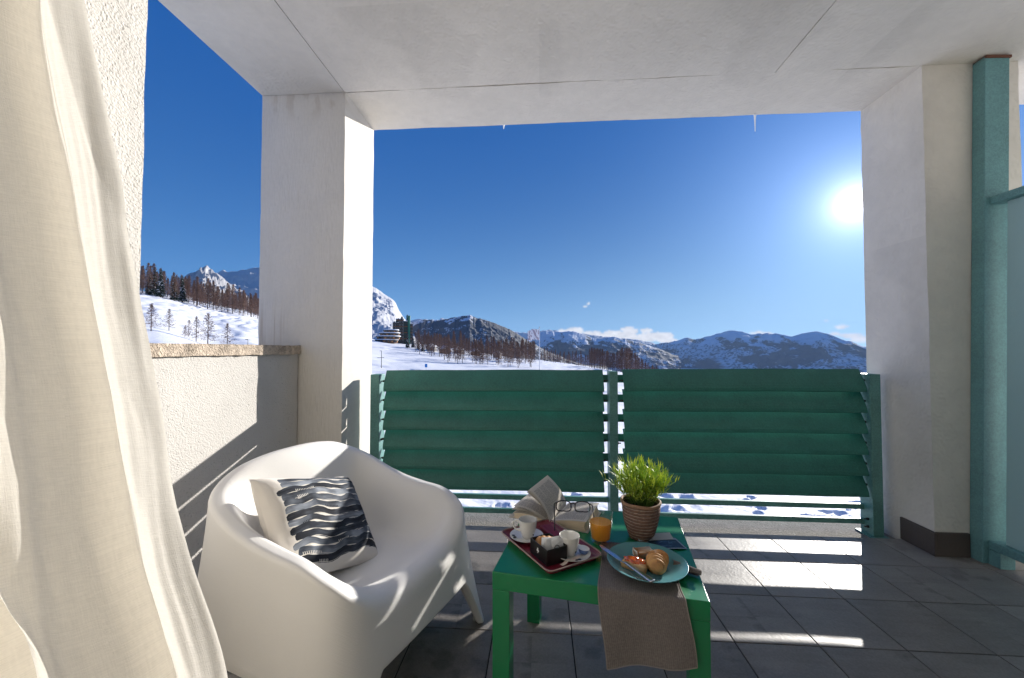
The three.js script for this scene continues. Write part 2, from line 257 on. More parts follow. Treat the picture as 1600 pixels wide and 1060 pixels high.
// mountains: crest given as bearing and height angle seen from the terrace, each at its own distance with a real front and back slope
function mountain(crest, dist, foot, baseY, o) {
  const a0 = crest[0][0], a1 = crest[crest.length - 1][0], nu = o.nu || 260, nf = o.nf || 110, nb = 14, nv = nf + nb;
  const cols = [], s = o.seed, L = dist * 0.04;
  const g = grid(nu, nv, (u, v) => {
    const az = lerp(a0, a1, u), j = v * nv, top = dist * Math.tan((curve(crest, az) + 0.22 * (fbm(az * 2.2, 3, 4, s + 3) - 0.5) + 0.07 * (fbm(az * 13, 5, 2, s + 4) - 0.5)) * D2R) + EYE;
    const t = j <= nf ? j / nf : 1 + (j - nf) / nb;
    const r = j <= nf ? lerp(foot, dist, t) : dist * (1 + 0.35 * (t - 1));
    const wave = (fbm(az * o.spur, t * 1.5, 4, s) - 0.5) * o.turn * (1 - t) , A = (az + (t < 1 ? wave : 0)) * D2R;
    let h = t <= 1 ? baseY + (top - baseY) * Math.pow(t, o.pow || 1.15) : top - (top - baseY) * Math.pow(t - 1, 0.8) * 0.9;
    const X = Math.sin(A) * r / L, Z = -Math.cos(A) * r / L, edge = t <= 1 ? sstep(0, 0.15, t) * (0.12 + sstep(1, 0.8, t)) : 0.3;
    h += ((ridged(X * 1.3, Z * 1.3, 5, s + 9) - 0.42) * o.rough + (fbm(X * 7, Z * 7, 3, s + 19) - 0.5) * o.rough * 0.35) * edge;
    return [Math.sin(A) * r, h, -Math.cos(A) * r];
  });
  g.index.array.reverse(); g.computeVertexNormals();
  const p = g.attributes.position, n = g.attributes.normal, c = new Float32Array(p.count * 3), R = rng(s);
  for (let i = 0; i < p.count; i++) {
    const x = p.getX(i), y = p.getY(i), z = p.getZ(i), q = Math.hypot(x, z) / L, hf = (y - baseY) / o.relief, ny = n.getY(i);
    const nz = fbm(x / L * 3, z / L * 3, 5, s + 31), fine = 0.05 + 0.85 * fbm(x / L * 22, z / L * 16 + y / L * 5, 2, s + 51);
    let f = sstep(o.tree + 0.16, o.tree - 0.16, hf + (nz - 0.5) * 0.75) * o.dense; f *= lerp(0.55, 1.1, sstep(0.38, 0.58, fbm(x / L * 0.9 + 11, z / L * 0.9, 3, s + 41))); f = fine < f ? 0.92 : 0.3 * f; // larch and pine woods, thinning upwards
    const rock = sstep(0.56, 0.66, fbm(x / L * 5 + 40, z / L * 5 + y / L * 8, 4, s + 37) + (0.8 - ny) * 0.35) * o.rock;
    const sn = [0.86, 0.87, 0.9], fo = [0.05, 0.055, 0.06], ro = [0.16, 0.145, 0.135];
    for (let k = 0; k < 3; k++) c[i * 3 + k] = lerp(lerp(sn[k], ro[k], rock), fo[k], f);
  }
  g.setAttribute('color', new THREE.BufferAttribute(c, 3));
  struct('mountain', g, std({ vertexColors: true, roughness: 0.95 }));
}
mountain([[-46.16,3.17],[-44.65,5.88],[-43.34,8.18],[-42.51,8.77],[-41.55,9.52],[-41.08,9.08],[-40.17,8.38],[-39.25,7.66],[-38.3,6.85],[-37.01,5.88],[-34.66,3.67]], 5000, 3300, 150, { seed: 101, spur: 0.35, turn: 5, rough: 150, relief: 700, tree: -0.3, dense: 0.3, rock: 0.7, pow: 1.0 });
mountain([[-52,4],[-44.39,6.39],[-42.21,7.66],[-40.77,8.68],[-40,9.2],[-39.52,9.04],[-38.34,9.32],[-36.49,9.89],[-34.07,10.3],[-31.22,10.26],[-28.22,9.7],[-25.07,8.07],[-21.77,4.94]], 7000, 4200, 150, { seed: 111, spur: 0.4, turn: 4, rough: 120, relief: 1000, tree: -0.3, dense: 0.2, rock: 0.5 });
mountain([[-33,4],[-31.9,6.2],[-28.98,9.64],[-26.67,9.98],[-25.08,9.25],[-23.53,8.66],[-22.46,8.03],[-21.29,7.21],[-20.44,6.72],[-19.92,5.69],[-19.23,4.56],[-18.37,3.43],[-17.05,1.48],[-15.73,-0.31]], 2600, 1500, -20, { seed: 121, spur: 0.5, turn: 2, rough: 30, relief: 420, tree: -0.1, dense: 0.4, rock: 0.4, pow: 0.75 });
mountain([[-21.75,2.32],[-18.37,3.96],[-16.63,4.26],[-14.43,4.11],[-13.98,4.45],[-11.29,3.69],[-5.82,2.62],[-3.98,2.25]], 5200, 4200, -100, { seed: 131, spur: 0.6, turn: 3, rough: 60, relief: 450, tree: 0.3, dense: 0.6, rock: 0.3 });
mountain([[-25,0.56],[-21.75,2.32],[-18.37,3.69],[-16.19,4.17],[-13.98,4.21],[-11.74,4.68],[-9.93,4.88],[-9.02,4.53],[-7.19,4.08],[-4.9,3.17],[-2.6,1.89],[-0.32,0.51],[2.41,-0.77],[5.55,-1.93],[9.5,-3.15]], 2300, 1650, -120, { seed: 141, nu: 420, nf: 170, spur: 0.5, turn: 4, rough: 14, relief: 310, tree: 1.0, dense: 1.15, rock: 0.1, pow: 0.9 });
mountain([[-7.65,2.2],[-4.9,2.75],[-2.6,2.45],[-0.77,2.5],[1.51,2.8],[3.78,2.4],[5.57,2.3],[7.79,2],[10.4,1.7],[13.78,1.3],[17.04,0.6]], 14000, 11500, -300, { seed: 151, spur: 0.6, turn: 2, rough: 90, relief: 1100, tree: 0, dense: 0.2, rock: 0.35 });
mountain([[-4.5,-1],[-2.15,0.6],[-0.31,2.34],[0.78,2.7],[2.42,2.51],[3.78,2.6],[5.57,2.4],[7.34,1.67],[8.66,1.57],[9.96,1.83],[11.68,1.46],[13.78,0.92],[16.23,0.14],[18.6,-0.8]], 7200, 5700, -350, { seed: 161, nu: 300, spur: 0.5, turn: 6, rough: 40, relief: 700, tree: 0.7, dense: 0.8, rock: 0.1, pow: 0.85 });
mountain([[8.64,-1.2],[11.66,-0.13],[13.77,0.31],[16.23,0.82],[18.23,1.15],[19.56,1.56],[20.55,1.38],[22.43,1.77],[23.52,2.08],[24.96,2.45],[26,2.19],[27.02,1.93],[28.35,1.98],[29.64,1.88],[31.07,1.55],[32.11,1.9],[33.29,2.09],[34.15,1.85],[35.26,1.32],[36.6,0.74],[37.48,0.38],[39.86,-0.09],[43.45,0.41],[48.05,0.94],[60,0.32],[80,1]], 10500, 8700, -420, { seed: 171, nu: 620, nf: 150, spur: 0.4, turn: 6, rough: 52, relief: 850, tree: 0.72, dense: 0.78, rock: 0.1, pow: 0.9 });

// trees
const barkMat = std({ color: lc(0.075, 0.05, 0.038), roughness: 0.95 });
const twigMat = std({ color: lc(0.21, 0.125, 0.092), roughness: 0.95, side: THREE.DoubleSide });
const youngTwigMat = std({ color: lc(0.16, 0.095, 0.075), roughness: 0.95, side: THREE.DoubleSide });
const needleMat = std({ color: lc(0.035, 0.055, 0.035), roughness: 0.95, side: THREE.DoubleSide });
const clumpSnow = std({ color: lc(0.86, 0.87, 0.89), roughness: 0.8, side: THREE.DoubleSide });
function tris(list) { const g = new THREE.BufferGeometry(); g.setAttribute('position', new THREE.Float32BufferAttribute(list, 3)); g.computeVertexNormals(); return g; }
function blade(out, a, b, w, R) { const d = [b[0] - a[0], b[1] - a[1], b[2] - a[2]], k = R() * 6.28, px = Math.cos(k) * w, py = (R() - 0.5) * w, pz = Math.sin(k) * w; out.push(a[0] - px, a[1] - py, a[2] - pz, a[0] + px, a[1] + py, a[2] + pz, b[0], b[1], b[2]); }
function larchGeo(seed, h, w, bare, sparse) { // bare larch: tapering trunk, whorls of drooping boughs with hanging twigs
  const R = rng(seed), out = [], n = sparse ? 58 : 74;
  for (let i = 0; i < n; i++) {
    const t = bare + (1 - bare) * Math.pow(i / n, 0.9), y = h * t, len = w * Math.pow(1 - t, 0.95) * lerp(0.5, 1.2, R()) + 0.2, a = i * 2.4 + R(), up = lerp(-0.12, 0.2, t) + (R() - 0.5) * 0.2;
    const e = [Math.cos(a) * len, y + len * up, Math.sin(a) * len], s = [0, y, 0], m = [e[0] * 0.5, (y + e[1]) / 2 - len * 0.12, e[2] * 0.5];
    const bw = sparse ? 0.07 : 0.13; blade(out, s, m, bw, R); blade(out, m, e, bw * 0.8, R); blade(out, s, e, bw * 0.6, R);
    const nt = sparse ? 12 : 17;
    for (let k = 0; k < nt; k++) { const q = 0.2 + 0.8 * R(), c = [e[0] * q, lerp(y, e[1], q) - len * 0.1 * Math.sin(q * 3.1), e[2] * q], l = (sparse ? 0.5 : 0.85) * (0.5 + R()); blade(out, c, [c[0] + (R() - 0.5) * l * 1.5, c[1] + (R() - 0.62) * l * 1.3, c[2] + (R() - 0.5) * l * 1.5], sparse ? 0.05 : 0.095, R); }
  }
  return { crown: tris(out), trunk: new THREE.CylinderGeometry(0.03, h * 0.011 + 0.04, h + 0.8, 7, 1).translate(0, h / 2 - 0.4, 0) };
}
function spruceGeo(seed, h, w) { const R = rng(seed), out = [], sn = []; for (let i = 0; i < 900; i++) { const t = Math.pow(R(), 1.4), y = h * (0.06 + 0.94 * t), len = w * (1 - t) * lerp(0.5, 1.1, R()) + 0.1, a = R() * 6.28, q = [Math.cos(a) * len, y - len * 0.35, Math.sin(a) * len]; blade(i % 5 === 0 ? sn : out, [q[0] * 0.3, y, q[2] * 0.3], q, 0.28, R); } return { crown: tris(out), snow: tris(sn), trunk: new THREE.CylinderGeometry(0.04, h * 0.02 + 0.05, h + 0.8, 7).translate(0, h / 2 - 0.4, 0) }; }
const larches = [0, 1, 2, 3, 4, 5].map((i) => larchGeo(200 + i, 15, 3.5 + 0.4 * (i % 3), 0.14 + 0.05 * (i % 3), false));
const youngs = [0, 1, 2].map((i) => larchGeo(300 + i, 6, 2.5 + 0.3 * i, 0.2, true));
const spruces = [0, 1].map((i) => spruceGeo(400 + i, 12, 2.4));
function plant(kind, g, az, r, h, ref, turn, label, group) {
  const x = Math.sin(az * D2R) * r, z = -Math.cos(az * D2R) * r, t = thing(kind, label, 'tree', [x, ground(x, z) - 0.05, z], group);
  mesh('trunk', g.trunk, barkMat, t); const c = mesh('crown', g.crown, g.snow ? needleMat : ref === 6 ? youngTwigMat : twigMat, t); if (g.snow) mesh('snow_cover', g.snow, clumpSnow, t);
  const s = h / ref; t.scale.set(s, s, s); t.rotation.y = turn; return t;
}
{
  const R = rng(63);
  for (const [az, r, h, lab] of [[-44.66, 104, 4.4, 'bare young larch alone on the snow slope above the parapet'], [-43.3, 96, 2.3, 'smallest bare larch sapling on the snow above the parapet'], [-42.97, 103, 3.4, 'thin bare larch left of the pair above the parapet'], [-42.32, 92, 4.6, 'bare larch with dark trunk left of the tallest young larch'], [-41.27, 91, 5.9, 'tallest bare young larch on the snow above the parapet'], [-39.47, 90, 4.6, 'bare larch with low bent bough nearest the column'], [-46.1, 88, 4.6, 'bare larch half hidden by the cream curtain']])
    plant('young_larch', youngs[Math.floor(R() * 3)], az, r, h, 6, R() * 6, lab);
  for (let i = 0; i < 130; i++) { // the wood on the left hillside, in rows up the slope
    const row = Math.floor(i / 26), az = -49 + 13.4 * ((i % 26) + R()) / 26, r = 228 + row * 17 + (R() - 0.5) * 16 + (az + 49) * 0.8;
    plant('larch_tree', larches[Math.floor(R() * 6)], az, r, lerp(9, 14.5, R()), 15, R() * 6, 'bare brown larch in the wood across the left hillside', 'larches of the wood on the left hillside');
  }
  for (const [az, r, h] of [[-46.3, 226, 10], [-45.4, 224, 12], [-44.3, 225, 11], [-43.6, 232, 12], [-45.9, 235, 13]]) plant('spruce_tree', spruces[Math.floor(R() * 2)], az, r, h, 12, R() * 6, 'dark snow dusted spruce at the edge of the left larch wood', 'spruces among the larches on the left hillside');
  for (let i = 0; i < 86; i++) { // larches scattered round the chalets
    const az = -17.6 + 17 * ((i + R()) / 86), near = R() < 0.35 && az > -14, r = near ? lerp(175, 215, R()) : lerp(235, 360, R());
    plant('larch_tree', larches[Math.floor(R() * 6)], az, r, near ? lerp(9, 13, R()) : lerp(12, 17, R()), 15, R() * 6, 'bare brown larch among the chalets between tower and flagpole', 'larches among the chalets below the forested hill');
  }
  for (let i = 0; i < 26; i++) { const az = 0.2 + 7 * ((i + R()) / 26), r = lerp(300, 420, R()); plant('larch_tree', larches[Math.floor(R() * 6)], az, r, lerp(9, 13, R()), 15, R() * 6, 'small bare larch on the ridge right of the flagpole', 'larches on the ridge right of the flagpole'); }
  for (let i = 0; i < 44; i++) { const az = 7 + 9 * Math.pow((i + R()) / 44, 1.1), r = lerp(235, 300, R()), top = EYE + r * Math.tan(curve([[7, 0.45], [9, 0.1], [10.4, -0.3], [11.6, 0.45], [12.6, 0.2], [14, -1.2], [16, -2.1]], az) * D2R), x = Math.sin(az * D2R) * r, z = -Math.cos(az * D2R) * r; plant('larch_tree', larches[Math.floor(R() * 6)], az, r, clamp(top - ground(x, z) - R() * 1.5, 6, 18), 15, R() * 6, 'bare larch in the clump above the gap between railing panels', 'larches in the clump above the middle railing post'); }
  for (const [az, r, h] of [[-18.6, 330, 12], [-17.9, 345, 11], [-17.2, 330, 9], [-16.6, 300, 9]]) plant('spruce_tree', spruces[Math.floor(R() * 2)], az, r, h, 12, R() * 6, 'dark spruce with snow at the foot of the green tower', 'spruces at the foot of the green tower');
}
// village
const B = { wood: std({ color: lc(0.16, 0.075, 0.035), roughness: 0.85 }), dark: std({ color: lc(0.035, 0.032, 0.03), roughness: 0.7 }), glass: std({ color: lc(0.03, 0.035, 0.04), roughness: 0.15 }), wall: std({ color: lc(0.42, 0.4, 0.37), roughness: 0.9 }), grey: std({ color: lc(0.15, 0.16, 0.16), roughness: 0.85 }), green: std({ color: lc(0.02, 0.16, 0.11), roughness: 0.6 }), deep: std({ color: lc(0.015, 0.06, 0.045), roughness: 0.7 }), snow: std({ color: lc(0.86, 0.87, 0.89), roughness: 0.8 }), ochre: std({ color: lc(0.42, 0.22, 0.09), roughness: 0.85 }), steel: std({ color: lc(0.25, 0.25, 0.24), roughness: 0.5, metalness: 0.6 }), blue: std({ color: lc(0.02, 0.22, 0.6), roughness: 0.6 }), red: std({ color: lc(0.5, 0.05, 0.05), roughness: 0.7 }) };
function placed(name, label, cat, az, r, dy = 0, group) { const x = Math.sin(az * D2R) * r, z = -Math.cos(az * D2R) * r, t = thing(name, label, cat, [x, ground(x, z) + dy, z], group); t.rotation.y = -az * D2R; return t; }
{
  const t = placed('terraced_building', 'round timber building of stepped tiers with snowy roofs', 'building', -21.2, 385, -0.6), R = rng(8);
  const tiers = [[-1.2, 9.6, 0, 3.4], [0, 10.2, 3.4, 6.6], [1.2, 8.6, 6.6, 9.6], [2.4, 6.4, 9.6, 12.4]];
  for (const [cx, rad, y0, y1] of tiers) {
    const w = mesh('storey', new THREE.CylinderGeometry(rad, rad, y1 - y0 - 0.9, 40).translate(cx, (y0 + y1) / 2 - 0.2, 0), B.wood, t);
    for (let k = 0; k < 11; k++) { const a = -1.25 + k * 0.25, m = mesh(k % 3 === 1 ? 'panel' : 'window', new THREE.BoxGeometry(rad * 0.17, (y1 - y0) * 0.42, 0.3), k % 3 === 1 ? B.ochre : B.glass, w); m.position.set(cx + Math.sin(a) * rad, (y0 + y1) / 2 - 0.2, Math.cos(a) * rad); m.rotation.y = a; }
    mesh('parapet', new THREE.CylinderGeometry(rad + 0.9, rad + 0.7, 0.75, 40).translate(cx, y1 - 0.75, 0), B.dark, t);
    mesh('roof_snow', new THREE.CylinderGeometry(rad + 0.7, rad + 1.0, 0.75, 40).translate(cx, y1 - 0.05, 0), B.snow, t);
  }
  const u = placed('tower_building', 'stepped dark tower block with green corner stair and turrets', 'building', -19.3, 410, -0.6);
  const blocks = [[-9.5, -4, 0, 21, B.grey], [-6.5, 1, 0, 24.5, B.grey], [1.01, 5, 0, 22.5, B.deep], [7, 9.8, 0, 20, B.grey]];
  for (const [x0, x1, y0, y1, m] of blocks) {
    const w = mesh('wall', new THREE.BoxGeometry(x1 - x0 - 0.02, y1 - y0, 9).translate((x0 + x1) / 2, (y0 + y1) / 2, -(x1 - x0) * 0.1), m, u);
    for (let f = 0; f < Math.floor((y1 - y0) / 3); f++) { mesh('balcony', new THREE.BoxGeometry((x1 - x0) * 0.8, 0.9, 1.4).translate((x0 + x1) / 2, f * 3 + 2.2, 5), f % 2 ? B.wood : B.dark, w); for (const q of [0.3, 0.7]) mesh('window', new THREE.BoxGeometry(1.0, 1.3, 0.3).translate(lerp(x0, x1, q), f * 3 + 3.6, 4.6 - (x1 - x0) * 0.1), B.glass, w); }
    mesh('roof_snow', new THREE.BoxGeometry(x1 - x0 + 0.4, 0.5, 9.4).translate((x0 + x1) / 2, y1 + 0.26, -(x1 - x0) * 0.1), B.snow, u);
  }
  mesh('stair_tower', new THREE.CylinderGeometry(1.3, 1.3, 28, 12).translate(6, 14, 4), B.green, u);
  for (const [x, y, r] of [[4.3, 28.2, 0.9], [-0.8, 26, 1.1], [-5.4, 22.6, 1.3]]) mesh('turret', new THREE.ConeGeometry(r * 1.5, 2.4, 8).translate(x, y, 3), B.deep, u);
  for (const [x, y] of [[4.3, 24.6], [-0.8, 25], [-5.4, 21.4]]) mesh('turret_drum', new THREE.CylinderGeometry(0.9, 0.9, 4, 8).translate(x, y, 3), B.deep, u);
  const ch = [[-15.4, 330, 7, 'pale chalet with thick roof snow left among the larches'], [-13.5, 300, 6, 'chalet with dark front and snowy roof behind the larches'], [-11.6, 345, 7, 'chalet roof showing just above the nearest larches'], [-9.2, 360, 6.5, 'small chalet roof between larch crowns'], [-6.1, 340, 6, 'chalet roof nearest the flagpole']];
  ch.forEach(([az, r, w, lab], i) => {
    const c = placed('chalet', lab, 'house', az, r, -0.5); c.rotation.y += (i % 2 ? 0.5 : -0.35);
    mesh('wall', new THREE.BoxGeometry(w, 4, w * 0.9).translate(0, 2, 0), i % 2 ? B.wood : B.wall, c);
    const sh = new THREE.Shape([[-w * 0.62, 3.9], [0, 6.0], [w * 0.62, 3.9], [w * 0.62, 4.5], [0, 6.7], [-w * 0.62, 4.5]].map(([x, y]) => new THREE.Vector2(x, y)));
    mesh('roof', new THREE.ExtrudeGeometry(sh, { depth: w, bevelEnabled: false }).translate(0, 0, -w / 2), B.snow, c);
    for (const q of [-0.28, 0.05, 0.3]) mesh('window', new THREE.BoxGeometry(w * 0.13, 1.1, 0.2).translate(w * q, 2.3, w * 0.45), B.glass, c);
  });
  const fl = placed('flagpole', 'white flagpole with pale striped flag above the railing', 'flagpole', -0.05, 78, -0.2);
  const fx = fl.position, top = EYE + 78 * Math.tan(3.16 * D2R) - fx.y;
  mesh('pole', new THREE.CylinderGeometry(0.05, 0.09, top, 10).translate(0, top / 2, 0), std({ color: lc(0.7, 0.7, 0.72), roughness: 0.4 }), fl);
  mesh('finial', new THREE.SphereGeometry(0.1, 10, 8).translate(0, top + 0.05, 0), B.steel, fl);
  const fg = grid(26, 16, (u, v) => [-0.06 - u * 2.25, top - 0.25 - v * 2.1 - u * u * 0.35 - 0.1 * Math.sin(u * 9 + v), 0.22 * Math.sin(u * 11 + v * 2.2) * Math.min(1, u * 3)]);
  mesh('flag', fg, std({ map: colTex(128, (u, v) => { const a = vnoise(u * 11 + v * 3, v * 5, 3); return a > 0.56 ? [0.42, 0.36, 0.4] : [0.78, 0.77, 0.8]; }), roughness: 0.9, side: THREE.DoubleSide }), fl);
  for (const [az, r, h, lab] of [[-22.05, 110, 4.6, 'tall sign mast on the ski slope beside the column'], [-37.45, 100, 1.8, 'short lamp post on the snow above the parapet']]) {
    const p = placed('lamp_post', lab, 'post', az, r, -0.15);
    mesh('pole', new THREE.CylinderGeometry(h * 0.012 + 0.03, h * 0.018 + 0.04, h, 8).translate(0, h / 2, 0), B.steel, p);
    mesh('lamp_head', new THREE.BoxGeometry(0.5, 0.12, 0.22).translate(-0.2, h, 0), B.dark, p);
    if (h > 3) mesh('cross_arm', new THREE.BoxGeometry(1.7, 0.14, 0.14).translate(-0.2, h * 0.62, 0), B.steel, p);
  }
  const bs = placed('slope_sign', 'small blue board standing on the ski slope', 'sign', -16.1, 118, -0.1);
  mesh('post', new THREE.CylinderGeometry(0.04, 0.04, 1.5, 6).translate(0, 0.75, 0), B.steel, bs); mesh('board', new THREE.BoxGeometry(0.7, 1.0, 0.06).translate(0, 1.3, 0.06), B.blue, bs);
}

scene.fog = new THREE.FogExp2(new THREE.Color(0.5, 0.71, 1.0), 2.3e-5);
// ------------------------------------------------------------------ railing with louvre slats
const speckle = (r, g, b, s, per = 0.5) => colTex(256, (u, v) => { const n = fbm(u * 5, v * 5, 4, s, 5), m = vnoise(u * 128, v * 128, s + 2, 128), d = vnoise(u * 64, v * 64, s + 4, 64), k = 0.9 + 0.35 * (n - 0.5) + 0.3 * (m - 0.5); return d > 0.985 ? [r * 2.2 + 0.05, g * 1.9 + 0.05, b * 1.9 + 0.05] : [r * k, g * k, b * k]; }, { period: per });
const slatMats = [0, 1, 2].map((i) => std({ map: speckle(0.042 + i * 0.003, 0.20 + i * 0.014, 0.155 + i * 0.011, 31 + i * 7, 0.45), bumpMap: tex8(256, (u, v) => fbm(u * 50, v * 50, 3, 8 + i, 50), { period: 0.5 }), bumpScale: 0.0012, roughness: 0.5 }));
const tealPaint = std({ map: speckle(0.13, 0.315, 0.285, 77, 0.6), bumpMap: plasterBump, bumpScale: 0.0012, roughness: 0.48 });
const boltMat = std({ color: lc(0.06, 0.05, 0.045), roughness: 0.5, metalness: 0.7 });
{
  const rail = thing('railing', 'green louvred balcony railing with two slatted panels and teal posts', 'railing');
  const R = rng(12);
  const slatShape = (() => { const fr = [], bk = [], N = 8; for (let i = 0; i <= N; i++) { const t = i / N, z = -0.060 * t + 0.009 * Math.sin(Math.PI * Math.pow(t, 0.7)), y = 0.1285 * t; fr.push(new THREE.Vector2(z, y)); bk.push(new THREE.Vector2(z - 0.0045, y - 0.002)); } bk[0].set(-0.006, -0.002); return new THREE.Shape([new THREE.Vector2(-0.001, -0.004), ...fr, ...bk.reverse(), new THREE.Vector2(-0.016, 0.004), new THREE.Vector2(-0.014, -0.004), new THREE.Vector2(-0.007, -0.0065)]); })();
  const slatGeo = (w) => { const g = new THREE.ExtrudeGeometry(slatShape, { depth: w, bevelEnabled: false, steps: 40 }); g.rotateY(Math.PI / 2); g.translate(0, 0, 0); const p = g.attributes.position; for (let i = 0; i < p.count; i++) { const x = p.getX(i), y = p.getY(i), z = p.getZ(i); p.setXYZ(i, x, y + 0.0018 * Math.sin(x * 3.1) + 0.001 * Math.sin(x * 9), -z + 0.0025 * Math.sin(x * 2.3 + y * 20)); } p.needsUpdate = true; g.index || 0; const h = uvMetres(g); h.computeVertexNormals(); return h; };
  // ExtrudeGeometry runs along +z: after the turn the length lies along +x and the profile depth along z
  for (const [x0, x1] of [[-1.012, 0.399], [0.523, 1.947]]) {
    const G = slatGeo(x1 - x0);
    for (let k = 0; k < 6; k++) {
      const s = mesh('slat', G, slatMats[Math.floor(R() * 3)], rail), dy = 0.0072 * ((x0 - 1.93));
      s.position.set(x0 + (R() - 0.5) * 0.003, 0.2164 + 0.1245 * k + dy + (R() - 0.5) * 0.0015, -2.528 + (R() - 0.5) * 0.003); s.rotation.z = 0.0072;
      for (const [bx, sg] of [[-0.006, -1], [x1 - x0 + 0.006, 1]]) { const b = mesh('bolt', boltGeo(), boltMat, s); b.position.set(bx, 0.06, -0.028); }
    }
    for (let k = 0; k < 6; k++) { const br = mesh('bracket', rbox(x0 < 0 ? x1 - 0.03 : 0.4815, x0 < 0 ? 0.4295 : x0 + 0.03, -0.025, 0.025, -0.004, 0.004, 0.002, 1), slatMats[0], rail); br.position.set(0, 0.2164 + 0.1245 * k + 0.068 - 0.008, -2.589); }
    for (const y of [0.0505, 0.138]) { const r = mesh('bottom_rail', rbox(x0 - 0.06, x1 + 0.06, -0.0155, 0.0155, -0.012, 0.012, 0.003, 1), tealPaint, rail); r.position.set(0, y - 0.004, -2.595); r.rotation.z = 0; }
  }
  for (const [x0, x1, top] of [[-1.092, -1.032, 0.923], [0.430, 0.481, 0.949], [1.952, 2.012, 0.938]]) {
    const p = mesh('post', rbox(x0, x1, -0.021, top, -2.612, -2.515, 0.004, 2), tealPaint, rail);
    for (let k = 0; k < 3; k++) { const b = mesh('bolt', boltGeo(), boltMat, p); b.position.set(x0 > 1 ? x0 - 0.003 : x1 + 0.003, [0.03, 0.075, 0.5][k], -2.55); }
    mesh('base_plate', rbox(x0 - 0.02, x1 + 0.02, -0.0225, -0.014, -2.63, -2.497, 0.002, 1), tealPaint, rail);
  }
}
function boltGeo() { return boltGeo.g || (boltGeo.g = mergeGeometries([new THREE.CylinderGeometry(0.0075, 0.0075, 0.012, 6).rotateZ(Math.PI / 2), new THREE.CylinderGeometry(0.004, 0.004, 0.04, 8).rotateZ(Math.PI / 2)])); }

{ // the screen towards the neighbour's balcony
  const s = thing('divider_screen', 'tall teal framed privacy screen with cloudy panel beside the column', 'screen', [2.237, 0, -2.25]);
  const sp = std({ map: speckle(0.15, 0.335, 0.35, 87, 0.6), bumpMap: plasterBump, bumpScale: 0.0012, roughness: 0.48 }), Q = (x0, x1, y0, y1, z0, z1, r, k) => rbox(x0 - 2.237, x1 - 2.237, y0, y1, z0 + 2.25, z1 + 2.25, r, k);
  s.rotation.z = -0.034;
  mesh('post', Q(2.237, 2.355, 0.001, H - 0.004, -2.279, -2.215, 0.004, 2), sp, s);
  mesh('panel', Q(2.292, 2.302, 0.12, 1.835, -2.165, -0.93, 0.002, 1), new THREE.MeshPhysicalMaterial({ color: lc(0.46, 0.64, 0.66), roughness: 0.55, transmission: 0.35, thickness: 0, map: null, bumpMap: plasterBump, bumpScale: 0.0015 }), s);
  mesh('top_rail', Q(2.262, 2.332, 1.836, 1.876, -2.2145, -0.93, 0.004, 2), sp, s);
  mesh('bottom_rail', Q(2.262, 2.332, 0.078, 0.119, -2.2145, -0.93, 0.004, 2), sp, s);
  mesh('foot_bracket', Q(2.262, 2.332, 0.001, 0.077, -2.214, -2.16, 0.003, 1), sp, s);
  mesh('gap_filler', Q(2.237, 2.36, H - 0.018, H - 0.0035, -2.277, -2.209, 0.002, 1), std({ color: lc(0.16, 0.07, 0.045), roughness: 0.9 }), s);
}
for (const [x, l, lab] of [[1.409, 0.115, 'long thin icicle hanging from the ceiling edge beside the sun'], [-0.244, 0.035, 'tiny icicle stub hanging from the middle of the ceiling edge']]) {
  const g = new THREE.LatheGeometry([[0, -l], [0.002, -l + 0.004], [0.0035, -l * 0.6], [0.0055, -l * 0.25], [0.008, 0.004], [0, 0.004]].map((q) => new THREE.Vector2(...q)), 10).translate(x, H - 0.001, ZF + 0.012);
  tag(mesh('icicle', g, new THREE.MeshPhysicalMaterial({ color: lc(0.95, 0.97, 1), roughness: 0.5, transmission: 0.35, thickness: 0 })), lab, 'icicle');
}

